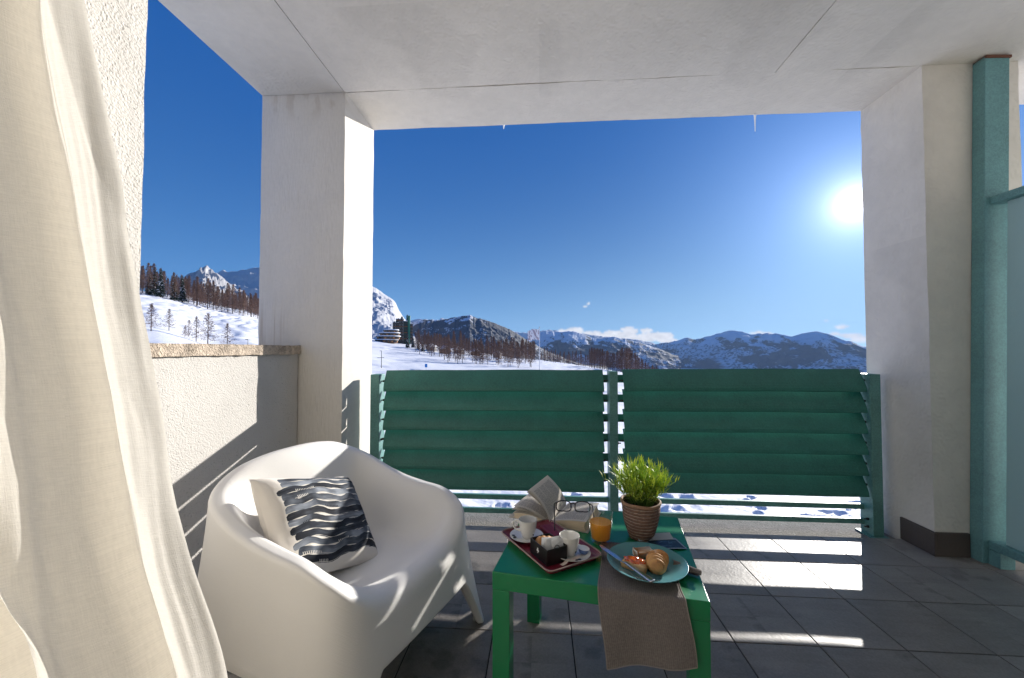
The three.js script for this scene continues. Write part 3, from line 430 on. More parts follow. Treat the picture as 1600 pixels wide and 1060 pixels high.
// ------------------------------------------------------------------ curtain
{
  const c = thing('curtain', 'cream linen curtain hanging loose beside the stucco wall', 'curtain');
  const edge = (y) => curve([[0.02, -0.395], [0.575, -0.486], [0.778, -0.556], [1.07, -0.618], [1.341, -0.680], [1.666, -0.752], [2.56, -0.86]], y);
  const fold = [[0, 0.0], [0.08, 0.014], [0.17, 0.010], [0.235, -0.016], [0.26, -0.02], [0.30, 0.022], [0.42, 0.055], [0.56, 0.045], [0.68, -0.01], [0.78, -0.075], [0.86, -0.07], [0.93, 0.02], [1.0, 0.06], [1.12, 0.02], [1.25, -0.06], [1.4, 0.03], [1.6, -0.04]];
  const g = grid(220, 90, (u, v) => {
    const y = lerp(0.02, 2.56, v), U = u * 1.6, xe = edge(y), w = 0.36, amp = lerp(1.15, 0.75, v);
    const wob = 0.012 * (fbm(U * 3, y * 2.2, 3, 5) - 0.5) + 0.010 * (fbm(U * 13 + y * 1.2, y * 1.1, 3, 6) - 0.5) + 0.004 * (ridged(U * 7 - y * 2, y * 5, 2, 16) - 0.5);
    const ff = curve(fold, U + 0.03 * (fbm(y * 1.3, 3, 2, 8) - 0.5) * Math.min(1, U * 4));
    const crease = 0.02 * Math.exp(-((((U - 0.62) - 0.5 * (y - 0.95)) / 0.05) ** 2)) * sstep(0.62, 0.8, y) * sstep(1.12, 0.98, y);
    return [xe - U * w * lerp(1.0, 0.92, v), y, -0.60 + ff * amp + wob * 1.5 + crease + U * 0.05];
  });
  const uv = g.attributes.uv; for (let i = 0; i < uv.count; i++) uv.setXY(i, uv.getX(i) * 0.8, uv.getY(i) * 2.5);
  const weave = (s) => (u, v) => 0.5 + 0.25 * (vnoise(u * 200, v * 12, s, 0) - 0.5) + 0.4 * (vnoise(u * 14, v * 200, s + 1) - 0.5) + 0.2 * (vnoise(u * 200, v * 200, s + 2) - 0.5);
  mesh('cloth', g, new THREE.MeshPhysicalMaterial({ map: colTex(512, (u, v) => { const k = 0.94 + 0.22 * (weave(3)(u, v) - 0.5); return [0.93 * k, 0.885 * k, 0.80 * k]; }, { period: 0.16 }), bumpMap: tex8(512, weave(3), { period: 0.16 }), bumpScale: 0.0005, roughness: 1, transmission: 0.5, thickness: 0, side: THREE.DoubleSide }), c);
  mesh('rail', rbox(-1.41, -0.3, 2.575, 2.6, -0.62, -0.58, 0.004, 1), tealPaint, c);
}

// ------------------------------------------------------------------ armchair
const smudge = tex8(512, (u, v) => 0.64 + 0.3 * (fbm(u * 6, v * 6, 5, 25, 6) - 0.5) + 0.10 * (sstep(0.6, 0.7, fbm(u * 25, v * 25, 3, 27)) - 0.1), { period: 0.7 });
const plasticBump = tex8(256, (u, v) => fbm(u * 64, v * 64, 2, 15, 64), { period: 0.12 });
{
  const chair = thing('armchair', 'white moulded plastic tub armchair by the parapet', 'chair', [-0.672, 0, -1.408]);
  chair.rotation.y = 70.5 * D2R;
  const HK = [[0, 0.372], [22, 0.374], [34, 0.388], [43, 0.425], [52, 0.470], [64, 0.508], [80, 0.522], [98, 0.540], [114, 0.572], [130, 0.625], [150, 0.688], [180, 0.706]];
  const SEAT = 0.345, a = 0.353, b = 0.322, n = 5.2, deg = (r) => r * 180 / Math.PI;
  const rad = (p) => Math.pow(Math.pow(Math.abs(Math.sin(p)) / a, n) + Math.pow(Math.abs(Math.cos(p)) / (Math.cos(p) < 0 ? b * 1.03 : b), n), -1 / n);
  const hem = (d) => { let m = 0.205; for (const L of [47, 133]) { const q = Math.abs(d - L); m = Math.min(m, 0.205 * Math.pow(sstep(4.4, 14.2, q), 0.75)); } return m; };
  const prof = (d) => { // [inward metres, height] from inside the skirt, round the hem, up, over the rim and down to the seat
    const Hh = curve(HK, d), yh = hem(d), fr = sstep(50, 26, d), rho = lerp(0.034, 0.06, fr), out = [];
    const fl = (y) => -0.078 * Math.pow(clamp(1 - y / (Hh - rho)), 1.25);
    out.push([0.075, 0.30], [fl(yh) + 0.03, yh + 0.012], [fl(yh) + 0.022, yh + 0.002], [fl(yh) + 0.006, yh], [fl(yh), yh + 0.006]);
    for (let i = 1; i <= 14; i++) { const y = lerp(yh + 0.006, Hh - rho, i / 14); out.push([fl(y), y]); }
    for (let i = 1; i <= 6; i++) { const q = i / 6 * Math.PI / 2; const pw = lerp(0.6, 1, fr); out.push([rho * (1 - Math.pow(Math.cos(q), pw)), Hh - rho + rho * Math.pow(Math.sin(q), pw)]); }
    const seatAt = (s) => SEAT + 0.012 * sstep(0.16, 0.30, 0.30 - s) * 0;
    const tau = lerp(0.075, 0.10, fr), back = sstep(100, 150, d);
    for (let i = 1; i <= 22; i++) { const s = i / 22, m = Math.pow(s, 1.35) * 0.29, x = m / (tau * lerp(1, 1.15, back)); out.push([rho + m, seatAt(m) + (Hh - SEAT) * Math.exp(-Math.pow(x, 2.3))]); }
    return out;
  };
  const nu = 360, nv = prof(0).length;
  const g = grid(nu, nv, (u, v) => {
    const p = (u - 0.5) * 2 * Math.PI, pr = prof(Math.abs(deg(p))), j = Math.round(v * nv);
    if (j === nv) return [0, SEAT, 0];
    const [s, y] = pr[j], r = rad(p), rr = j >= nv - 22 ? lerp(r - pr[nv - 23][0], 0.02, Math.pow((j - (nv - 23)) / 22.5, 1.35)) : r - s;
    return [Math.sin(p) * rr, y, Math.cos(p) * rr];
  }, true);
  { const uv = g.attributes.uv, p = g.attributes.position; for (let i = 0; i < uv.count; i++) uv.setXY(i, p.getX(i) + p.getY(i), p.getZ(i) + p.getY(i)); }
  mesh('shell', g, std({ color: lc(0.84, 0.82, 0.785), roughness: 0.68, roughnessMap: smudge, bumpMap: plasticBump, bumpScale: 0.00025, side: THREE.DoubleSide }), chair);
  for (const L of [47, -47, 133, -133]) { const p = L * D2R, r = rad(p) + 0.068; const f = mesh('foot_cap', new THREE.CylinderGeometry(0.018, 0.02, 0.012, 14), std({ color: lc(0.6, 0.59, 0.56), roughness: 0.6 }), chair); f.position.set(Math.sin(p) * (r - 0.012), 0.006, Math.cos(p) * (r - 0.012)); }
}
{ // cushion
  const cv = document.createElement('canvas'); cv.width = cv.height = 1024; const x = cv.getContext('2d'), R = rng(44);
  x.fillStyle = '#e9e2d8'; x.fillRect(0, 0, 1024, 1024);
  const inks = ['#171a22', '#1f2a3a', '#26323f', '#3a4a5c', '#6f7c88', '#9aa2a6', '#141318', '#22303a', '#56646f'];
  for (let i = 0; i < 13; i++) { // brushed bands of navy and grey ink
    const y0 = 80 + i * 68, xs = 88 + R() * 70, th = 64 + R() * 7, ph = R() * 6, yy = (q) => y0 + 22 * Math.sin(q * 0.0085 + i * 0.35) + 10 * Math.sin(q * 0.019 + i * 0.6) + 5 * Math.sin(q * 0.03 + ph) - (q - 500) * 0.03;
    const dk = R() < 0.62, hue = R();
    for (let q = xs; q < 985; q += 2) {
      const n = clamp((fbm(q * 0.006, i * 3.1, 3, 60) - 0.28) * 1.9), t = th * (0.85 + 0.3 * fbm(q * 0.02, i * 7, 2, 61)), cap = Math.sqrt(clamp((q - xs + 6) / 24)), m = dk ? n * 0.45 : 0.2 + n * 0.75;
      for (let w = 0; w < 6; w++) { const mm = clamp(m + 0.5 * (fbm(q * 0.01, i * 9 + w * 0.5, 3, 66) - 0.5) + (w - 2.5) * 0.03); x.fillStyle = `rgb(${lerp(18, 150, mm) | 0},${lerp(lerp(20, 26, hue), 156, mm) | 0},${lerp(lerp(27, 38, hue), 164, mm) | 0})`; x.fillRect(q, yy(q) + (w / 6 - 0.5) * t * cap, 3, t * cap / 6 + 1); }
    }
    x.globalAlpha = 1; if (R() < 0.75) { const s0 = xs + R() * 500, sl = 70 + R() * 130; x.strokeStyle = R() < 0.6 ? '#dcd6cc' : '#10131a'; x.lineWidth = 6; for (let q = s0; q < Math.min(975, s0 + sl); q += 15) { x.beginPath(); x.moveTo(q, yy(q) + 6); x.lineTo(q + 3, yy(q) + th * 0.5); x.stroke(); } }
    x.fillStyle = '#ddd6ca'; for (let q = xs; q < 985; q += 3) { const t = 22 * clamp(fbm(q * 0.008, i * 5, 3, 62) - 0.16); x.fillRect(q, yy(q) + th * 0.40, 4, t); }
  }
  const map = new THREE.CanvasTexture(cv); map.colorSpace = THREE.SRGBColorSpace; map.magFilter = THREE.LinearFilter; map.anisotropy = 8;
  const lin1 = tex8(256, (u, v) => 0.5 + 0.5 * (vnoise(u * 128, v * 16, 1, 0) - 0.5) + 0.5 * (vnoise(u * 16, v * 128, 2) - 0.5), { period: 0.16 });
  const cu = thing('cushion', 'cream cushion with brushed navy stripes in the white armchair', 'cushion', [-0.752, 0.492, -1.330]);
  const m = new THREE.Matrix4().makeBasis(new THREE.Vector3(0.35, -0.255, -0.90), new THREE.Vector3(-0.56, 0.712, -0.42), new THREE.Vector3(0.75, 0.653, 0.105)); const q = new THREE.Quaternion().setFromRotationMatrix(m); cu.quaternion.copy(q);
  const W = 0.205, Hh = 0.18;
  const pil = (sgn) => (u, v) => {
    const a = u * 2 - 1, b = v * 2 - 1, pinch = 1 - 0.085 * (1 - Math.abs(b) ** 2) * Math.abs(a) ** 3, pinch2 = 1 - 0.085 * (1 - Math.abs(a) ** 2) * Math.abs(b) ** 3;
    const th = 0.062 * Math.pow(clamp((1 - a ** 4) * (1 - b ** 4)), 0.55) * (1 + 0.25 * (fbm(a * 2 + 4, b * 2, 3, 7) - 0.5));
    const wr = 0.006 * (ridged(a * 2.2 + 0.6 * b, b * 3, 3, 12) - 0.5) * sstep(0, 0.02, th);
    return [a * W * pinch, b * Hh * pinch2, sgn * (th + wr)];
  };
  const fr = grid(64, 64, pil(1)); mesh('printed_face', fr, std({ map, bumpMap: lin1, bumpScale: 0.0008, roughness: 0.95 }), cu);
  const bk = grid(40, 40, pil(-1)); bk.index.array.reverse(); bk.computeVertexNormals(); const back = mesh('back_face', bk, std({ color: lc(0.78, 0.73, 0.66), bumpMap: lin1, bumpScale: 0.0008, roughness: 0.95, side: THREE.DoubleSide }), cu);
  const zp = mesh('zip_pull', rbox(-0.006, 0.006, -0.01, 0.006, -0.003, 0.003, 0.002, 1), boltMat, back); zp.position.set(-W * 0.9, -Hh * 0.62, -0.006);
}

// ------------------------------------------------------------------ table and breakfast
const TY = 0.45, TC = [0.191, -1.36], TROT = -0.178;
{
  const t = thing('side_table', 'glossy green square side table set with breakfast', 'table', [TC[0], 0, TC[1]]); t.rotation.y = TROT;
  const gm = new THREE.MeshPhysicalMaterial({ color: lc(0.006, 0.215, 0.075), roughness: 0.5, roughnessMap: smudge, clearcoat: 0.15, clearcoatRoughness: 0.25, bumpMap: plasticBump, bumpScale: 0.0002 });
  mesh('tabletop', rbox(-0.286, 0.286, 0.4, TY, -0.262, 0.262, 0.0025, 3), gm, t);
  for (const [x, z] of [[-1, -1], [1, -1], [-1, 1], [1, 1]]) { const l = mesh('leg', rbox(-0.025, 0.025, 0, 0.3995, -0.025, 0.025, 0.002, 2), gm, t); l.position.set(x * 0.2605, 0, z * 0.2365); }
}
const china = new THREE.MeshPhysicalMaterial({ color: lc(0.80, 0.785, 0.74), roughness: 0.22, clearcoat: 0.3, clearcoatRoughness: 0.1 });
const lathe = (pts, seg = 40) => new THREE.LatheGeometry(pts.map((p) => new THREE.Vector2(p[0], p[1])), seg);
const TRAY = { c: [0.028, -1.303], rot: Math.atan2(0.55, 0.835) }; // local z runs along the long side
const onTray = (lx, lz) => { const r = TRAY.rot; return [TRAY.c[0] + lx * Math.cos(r) + lz * Math.sin(r), TRAY.c[1] - lx * Math.sin(r) + lz * Math.cos(r)]; };
{
  const t = thing('serving_tray', 'burgundy plastic tray with raised pale rim on the green table', 'tray', [TRAY.c[0], TY, TRAY.c[1]]); t.rotation.y = TRAY.rot;
  const mat = new THREE.MeshPhysicalMaterial({ color: lc(0.19, 0.012, 0.03), roughness: 0.32, clearcoat: 0.3, clearcoatRoughness: 0.2, side: THREE.DoubleSide });
  const rr = (w, d, r) => { const s = new THREE.Shape(); s.moveTo(-w + r, -d); s.lineTo(w - r, -d); s.quadraticCurveTo(w, -d, w, -d + r); s.lineTo(w, d - r); s.quadraticCurveTo(w, d, w - r, d); s.lineTo(-w + r, d); s.quadraticCurveTo(-w, d, -w, d - r); s.lineTo(-w, -d + r); s.quadraticCurveTo(-w, -d, -w + r, -d); return s; };
  mesh('base', new THREE.ExtrudeGeometry(rr(0.088, 0.133, 0.02), { depth: 0.004, bevelEnabled: false }).rotateX(-Math.PI / 2).translate(0, 0.001, 0), mat, t);
  const ring = (w0, d0, y0, w1, d1, y1) => { const a = rr(w0, d0, 0.022).getSpacedPoints(96), b = rr(w1, d1, 0.026).getSpacedPoints(96); return grid(96, 4, (u, v) => { const i = Math.round(u * 96) % 96, s = v; return [lerp(a[i].x, b[i].x, s), lerp(y0, y1, Math.pow(s, 1.5)), lerp(a[i].y, b[i].y, s)]; }); };
  const w = mesh('rim_wall', ring(0.087, 0.132, 0.004, 0.1, 0.146, 0.017), mat, t);
  const rp = rr(0.1005, 0.1465, 0.026).getSpacedPoints(96).map((q) => new THREE.Vector3(q.x, 0.0172, q.y)); rp.pop();
  mesh('rim_edge', new THREE.TubeGeometry(new THREE.CatmullRomCurve3(rp, true), 160, 0.0024, 6, true), std({ color: lc(0.36, 0.25, 0.22), roughness: 0.5 }), t);
  const nb = thing('napkin_packet', 'folded burgundy paper packet at the back of the tray', 'napkin', [...(() => { const q = onTray(0.052, -0.052); return [q[0], TY + 0.0062, q[1]]; })()]); nb.rotation.y = TRAY.rot - 0.15;
  mesh('wrapper', rbox(-0.02, 0.02, 0, 0.012, -0.062, 0.062, 0.004, 2), std({ color: lc(0.2, 0.014, 0.035), roughness: 0.55 }), nb); mesh('fold_line', rbox(-0.004, -0.0025, 0.0115, 0.013, -0.06, 0.06, 0.0005, 1), std({ color: lc(0.22, 0.02, 0.05), roughness: 0.5 }), nb);
}
const TT = TY + 0.0055; // tray surface
const inkMat = std({ color: lc(0.012, 0.011, 0.01), roughness: 0.4 });
function saucerAndCup(sx, sz, cx, cz, turn, sl, cl, s) {
  const sc = thing('saucer', sl, 'saucer', [sx, TT, sz]); mesh('dish', lathe([[0, 0.004], [0.026, 0.004], [0.03, 0.0055], [0.045, 0.010], [0.0555, 0.0155], [0.0558, 0.0168], [0.0545, 0.017], [0.043, 0.0122], [0.030, 0.008], [0.0, 0.0072]].map(([a, b]) => [a, b - 0.004])), china, sc);
  for (const [a, r] of [[2.6, 0.040], [2.85, 0.044], [2.45, 0.045], [0.2, 0.041], [0.45, 0.045]]) { const k = mesh('bean_print', new THREE.SphereGeometry(1, 10, 6).scale(0.0062, 0.0006, 0.0042), inkMat, sc); const ang = a + s; k.position.set(Math.cos(ang) * r, 0.0091 + (r - 0.04) * 0.38, Math.sin(ang) * r); k.rotation.set(0, ang * 3, 0); k.rotation.z = 0; }
  const c = thing('coffee_cup', cl, 'cup', [cx, TT + 0.0034, cz]); c.rotation.y = turn; c.scale.setScalar(0.92);
  mesh('body', lathe([[0, 0.001], [0.0175, 0.001], [0.019, 0], [0.020, 0.002], [0.0215, 0.006], [0.026, 0.018], [0.030, 0.034], [0.0322, 0.05], [0.0335, 0.062], [0.0332, 0.0632], [0.0318, 0.0628], [0.0300, 0.048], [0.0275, 0.034], [0.0235, 0.018], [0.018, 0.008], [0, 0.006]], 48), china, c);
  mesh('handle', new THREE.TubeGeometry(new THREE.CatmullRomCurve3([[0.0315, 0.054], [0.043, 0.056], [0.0535, 0.049], [0.0535, 0.036], [0.044, 0.024], [0.0275, 0.020]].map(([x, y]) => new THREE.Vector3(x, y, 0))), 30, 0.0038, 8), china, c);
  for (const [a, y] of [[0.9, 0.016], [1.15, 0.012]]) { const k = mesh('bean_print', new THREE.SphereGeometry(1, 8, 6).scale(0.0045, 0.0035, 0.0006), inkMat, c); const rr = 0.0254 - (0.018 - y) * 0.35; k.position.set(Math.sin(a - turn) * rr, y, Math.cos(a - turn) * rr); k.rotation.y = a - turn; }
}
{
  const A = onTray(-0.036, -0.078), Bq = onTray(0.025, 0.088);
  saucerAndCup(A[0], A[1], A[0] + 0.004, A[1] - 0.004, 3.0, 'white saucer with black bean marks under the left cup', 'white coffee cup at the back left of the tray, handle outward', 0.2);
  saucerAndCup(Bq[0], Bq[1], Bq[0] - 0.008, Bq[1] - 0.006, 1.9, 'white saucer with black bean marks under the right cup', 'white coffee cup at the front right of the tray', 0.9);
  const p = thing('creamer_pot', 'small white and blue creamer pot on the right saucer', 'creamer', [Bq[0] + 0.034, TT + 0.0075, Bq[1] - 0.008]);
  mesh('tub', lathe([[0, 0], [0.012, 0], [0.0155, 0.012], [0.016, 0.013], [0, 0.013]], 24), std({ color: lc(0.16, 0.26, 0.55), roughness: 0.4 }), p); mesh('lid', lathe([[0, 0.0132], [0.0175, 0.0132], [0.0178, 0.0145], [0, 0.0146]], 24), china, p); p.rotation.z = -0.12;
  // black caddy with a pastry and sugar sachets
  const bq = onTray(-0.040, 0.055), bx = thing('condiment_box', 'small black open box with white emblem on the tray', 'box', [bq[0], TT + 0.0005, bq[1]]); bx.rotation.y = TRAY.rot - 0.02;
  const bm = std({ color: lc(0.012, 0.01, 0.01), roughness: 0.42 }), w = 0.036, d = 0.047, h = 0.045, th = 0.003;
  mesh('bottom', rbox(-w, w, 0, th, -d, d, 0.001, 1), bm, bx);
  for (const s of [-1, 1]) { mesh('side_panel', rbox(s > 0 ? w - th : -w, s > 0 ? w : -w + th, th + 0.0002, h, -d, d, 0.001, 1), bm, bx); mesh('end_panel', rbox(-w + th + 0.0002, w - th - 0.0002, th + 0.0002, h, s > 0 ? d - th : -d, s > 0 ? d : -d + th, 0.001, 1), bm, bx); }
  const em = mesh('emblem', mergeGeometries([0, 1, 2].map((k) => new THREE.CircleGeometry(0.0032, 12).translate(Math.sin(k * 2.1) * 0.0036, Math.cos(k * 2.1) * 0.0036 + 0.001, 0)).concat([new THREE.CircleGeometry(0.0022, 8).translate(0, -0.006, 0)])), std({ color: lc(0.8, 0.8, 0.78), roughness: 0.6, side: THREE.DoubleSide }), bx); em.position.set(-w - 0.0006, 0.026, -0.002); em.rotation.y = -Math.PI / 2;
  const pastry = thing('pastry', 'golden ribbed pastry sticking out of the black box', 'pastry', [bq[0] - 0.006, TT + 0.03, bq[1] - 0.022]);
  const pg = grid(40, 24, (u, v) => { const a = u * 6.2832, t = v * 2 - 1, r = 0.021 * Math.pow(clamp(1 - Math.abs(t) ** 3), 0.5) * (0.9 + 0.14 * Math.abs(Math.sin(t * 7))); return [Math.cos(a) * r, Math.sin(a) * r * 0.95, t * 0.036]; }, true);
  paint(pg, (x, y, z) => { const n = fbm(x * 90, z * 90, 3, 3), k = Math.abs(Math.sin(z / 0.036 * 7)); return [lerp(0.34, 0.62, k * 0.7 + n * 0.3), lerp(0.13, 0.33, k * 0.7 + n * 0.3), lerp(0.03, 0.11, k)]; });
  const pm = mesh('crust', pg, std({ vertexColors: true, roughness: 0.5, bumpMap: plasterBump, bumpScale: 0.002 }), pastry); pm.rotation.set(-0.35, TRAY.rot + 0.9, 0);
  const R = rng(15);
  for (let k = 0; k < 6; k++) { const q = onTray(-0.040 + (k % 2) * 0.016 - 0.006, 0.062 + k * 0.0045), s = thing('sugar_sachet', ['white sugar sachet standing nearest the pastry', 'white sugar sachet second from the pastry', 'white sugar sachet with bent corner in the box middle', 'white sugar sachet fourth from the pastry', 'white sugar sachet behind the printed one', 'white sugar sachet with dark ring mark at the box front'][k], 'sachet', [q[0], TT + 0.034, q[1]], 'sugar sachets in the black box'); const sg = grid(8, 8, (u, v) => [(u - 0.5) * 0.046, (v - 0.5) * 0.052, 0.0035 * Math.sin(u * 3.14) * Math.sin(v * 3.14) + 0.004 * (fbm(u * 3 + k, v * 3, 2, k) - 0.5)]); mesh('paper', sg, std({ color: lc(0.82, 0.82, 0.82), roughness: 0.7, side: THREE.DoubleSide }), s); if (k === 5) mesh('ring_print', new THREE.RingGeometry(0.006, 0.0085, 20).translate(0, 0.004, 0.006), std({ color: lc(0.08, 0.08, 0.085), roughness: 0.7, side: THREE.DoubleSide }), s); s.rotation.set(-0.25 + R() * 0.3, TRAY.rot - 0.1 + (R() - 0.5) * 0.5, (R() - 0.5) * 0.6); }
  const st = onTray(0.012, 0.128), sp = thing('torn_sachet', 'torn pale stick sachet on the front tray corner', 'sachet', [st[0] - 0.02, TT + 0.001, st[1] - 0.004]); sp.rotation.y = 0.7;
  mesh('paper', grid(20, 4, (u, v) => [(u - 0.5) * 0.075, 0.003 + 0.006 * Math.sin(u * 5) ** 2, (v - 0.5) * 0.012 + 0.004 * Math.sin(u * 9)]), std({ color: lc(0.75, 0.62, 0.56), roughness: 0.7, side: THREE.DoubleSide }), sp);
}
function paint(g, fn) { const p = g.attributes.position, c = new Float32Array(p.count * 3); for (let i = 0; i < p.count; i++) c.set(fn(p.getX(i), p.getY(i), p.getZ(i)), i * 3); g.setAttribute('color', new THREE.BufferAttribute(c, 3)); return g; }

{ // open book
  const cv = document.createElement('canvas'); cv.width = 512; cv.height = 768; const x = cv.getContext('2d'), R = rng(3); x.fillStyle = '#e8e0d2'; x.fillRect(0, 0, 512, 768); x.fillStyle = '#57504a';
  for (let y = 70; y < 710; y += 17) { let q = 52 + (R() < 0.12 ? 24 : 0); const end = R() < 0.12 ? 300 : 462; while (q < end) { const w = 8 + R() * 34; x.fillRect(q, y, Math.min(w, end - q), 5.5); q += w + 6; } }
  const pageTex = new THREE.CanvasTexture(cv); pageTex.colorSpace = THREE.SRGBColorSpace; pageTex.magFilter = THREE.LinearFilter;
  const page = new THREE.MeshPhysicalMaterial({ map: pageTex, roughness: 1, transmission: 0.3, thickness: 0, side: THREE.DoubleSide }), edge = std({ map: colTex(128, (u, v) => { const k = 0.85 + 0.3 * vnoise(u * 3, v * 90, 3); return [0.72 * k, 0.58 * k, 0.42 * k]; }), roughness: 0.95, side: THREE.DoubleSide }), cov = std({ color: lc(0.55, 0.5, 0.42), roughness: 0.7 });
  const b = thing('open_book', 'open paperback with one sheaf of pages standing up', 'book', [0.034, TY + 0.0005, -1.463]); b.rotation.y = Math.atan2(-0.374, 0.927); // local -z runs along the spine away from the edge nearest the tray
  b.rotation.y = -0.383; const L = 0.19, Wp = 0.135;
  mesh('cover', rbox(-0.165, 0.142, 0, 0.0025, -L - 0.003, 0.003, 0.001, 1), cov, b);
  // right block: thick, its top curving down into the spine
  const hr = (s) => 0.0045 + 0.037 * Math.pow(clamp(s), 0.42) - 0.004 * s, hl = (s) => 0.004 + 0.024 * Math.sin(clamp(s) * 2.2) * (1 - 0.35 * s) + 0.002;
  const block = (name, dir, hf, W, z0 = 0) => {
    const blk = mesh(name, grid(24, 2, (u, v) => [dir * u * W, hf(u), -L * v + z0]), page, b);
    const side = grid(24, 6, (u, v) => [dir * u * W * (1 - 0.06 * Math.sin(v * 3)), lerp(0.003, hf(u), v) - 0.0002, z0 + 0.0002]); mesh('page_edges', side, edge, blk);
    mesh('page_edges', grid(2, 6, (u, v) => [dir * W * (1 - 0.06 * Math.sin(v * 3)), lerp(0.003, hf(1), v) - 0.0002, z0 - L * u]), edge, blk);
  };
  block('right_pages', 1, hr, Wp); block('left_pages', -1, hl, Wp + 0.012);
  mesh('loose_leaf', grid(20, 2, (u, v) => [-u * (Wp + 0.018), 0.006 + 0.035 * Math.sin(u * 1.9) * (1 - 0.25 * u), -L * v]), page, b);
  mesh('loose_leaf', grid(20, 2, (u, v) => [-u * (Wp + 0.01), 0.006 + 0.046 * Math.sin(u * 1.75) * (1 - 0.15 * u), -L * v + 0.001]), page, b);
  for (const [k, up] of [[0, 0.92], [1, 0.88], [2, 0.80]]) mesh('standing_page', grid(20, 4, (u, v) => { const a = up + 0.25 * (1 - u) * 0.6; return [-Math.cos(a) * u * Wp * 1.0 + 0.012 * Math.sin(u * 3) + k * 0.001, 0.008 + Math.sin(a) * u * Wp + 0.004 * k * (1 - u), -L * v]; }), page, b);
}
{ // spectacles propped on the right-hand page
  const fm = std({ color: lc(0.02, 0.014, 0.012), roughness: 0.3 }), gl = new THREE.MeshPhysicalMaterial({ color: lc(1, 1, 1), roughness: 0.03, transmission: 1, thickness: 0, ior: 1.5 });
  const s = thing('eyeglasses', 'black framed reading glasses propped on the open book', 'glasses', [0.118, 0.5215, -1.462]); s.rotation.set(-0.12, 0.0, -0.015);
  for (const q of [-1, 1]) {
    const pts = []; for (let i = 0; i < 40; i++) { const a = i / 40 * 6.2832, c = Math.cos(a), n = Math.sin(a), k = Math.pow(Math.pow(Math.abs(c), 3.2) + Math.pow(Math.abs(n), 3.2), -1 / 3.2); pts.push(new THREE.Vector3(q * 0.0335 + c * k * 0.0265, n * k * 0.0175 - 0.002 * Math.abs(c), 0)); }
    const fr = mesh('rim', new THREE.TubeGeometry(new THREE.CatmullRomCurve3(pts, true), 80, 0.0021, 8, true), fm, s);
    mesh('lens', new THREE.ShapeGeometry(new THREE.Shape(pts.map((p) => new THREE.Vector2(p.x, p.y)))), gl, fr);
    const tip = q < 0 ? [-0.068, -0.066, 0.075] : [0.066, -0.03, 0.09];
    mesh('temple', new THREE.TubeGeometry(new THREE.CatmullRomCurve3([[q * 0.060, 0.009, 0], [q * 0.0655, 0.008, 0.004], [lerp(q * 0.066, tip[0], 0.5), lerp(0.006, tip[1], 0.5), tip[2] * 0.5], tip].map((p) => new THREE.Vector3(...p))), 30, 0.0019, 7), fm, s);
  }
  mesh('bridge', new THREE.TubeGeometry(new THREE.CatmullRomCurve3([[-0.0085, 0.007, 0], [0, 0.0105, 0.001], [0.0085, 0.007, 0]].map((p) => new THREE.Vector3(...p))), 12, 0.0022, 8), fm, s);
}
{ // glass of orange juice
  const g = thing('juice_glass', 'short tumbler of orange juice in front of the potted plant', 'glass', [0.199, TY + 0.0005, -1.352]);
  mesh('tumbler', lathe([[0, 0.002], [0.022, 0.002], [0.0285, 0], [0.031, 0.003], [0.0325, 0.012], [0.0365, 0.05], [0.0405, 0.098], [0.0402, 0.0995], [0.0388, 0.098], [0.0346, 0.05], [0.0305, 0.014], [0.027, 0.011], [0, 0.0105]], 64), new THREE.MeshPhysicalMaterial({ color: lc(1, 1, 1), roughness: 0.02, transmission: 1, thickness: 0, ior: 1.48 }), g);
  mesh('juice', lathe([[0, 0.0112], [0.0265, 0.0118], [0.0299, 0.015], [0.0341, 0.05], [0.0357, 0.0655], [0.0345, 0.0662], [0, 0.0660]], 48), new THREE.MeshPhysicalMaterial({ color: lc(0.95, 0.48, 0.02), roughness: 1, transmission: 0.5, thickness: 0 }), g);
}
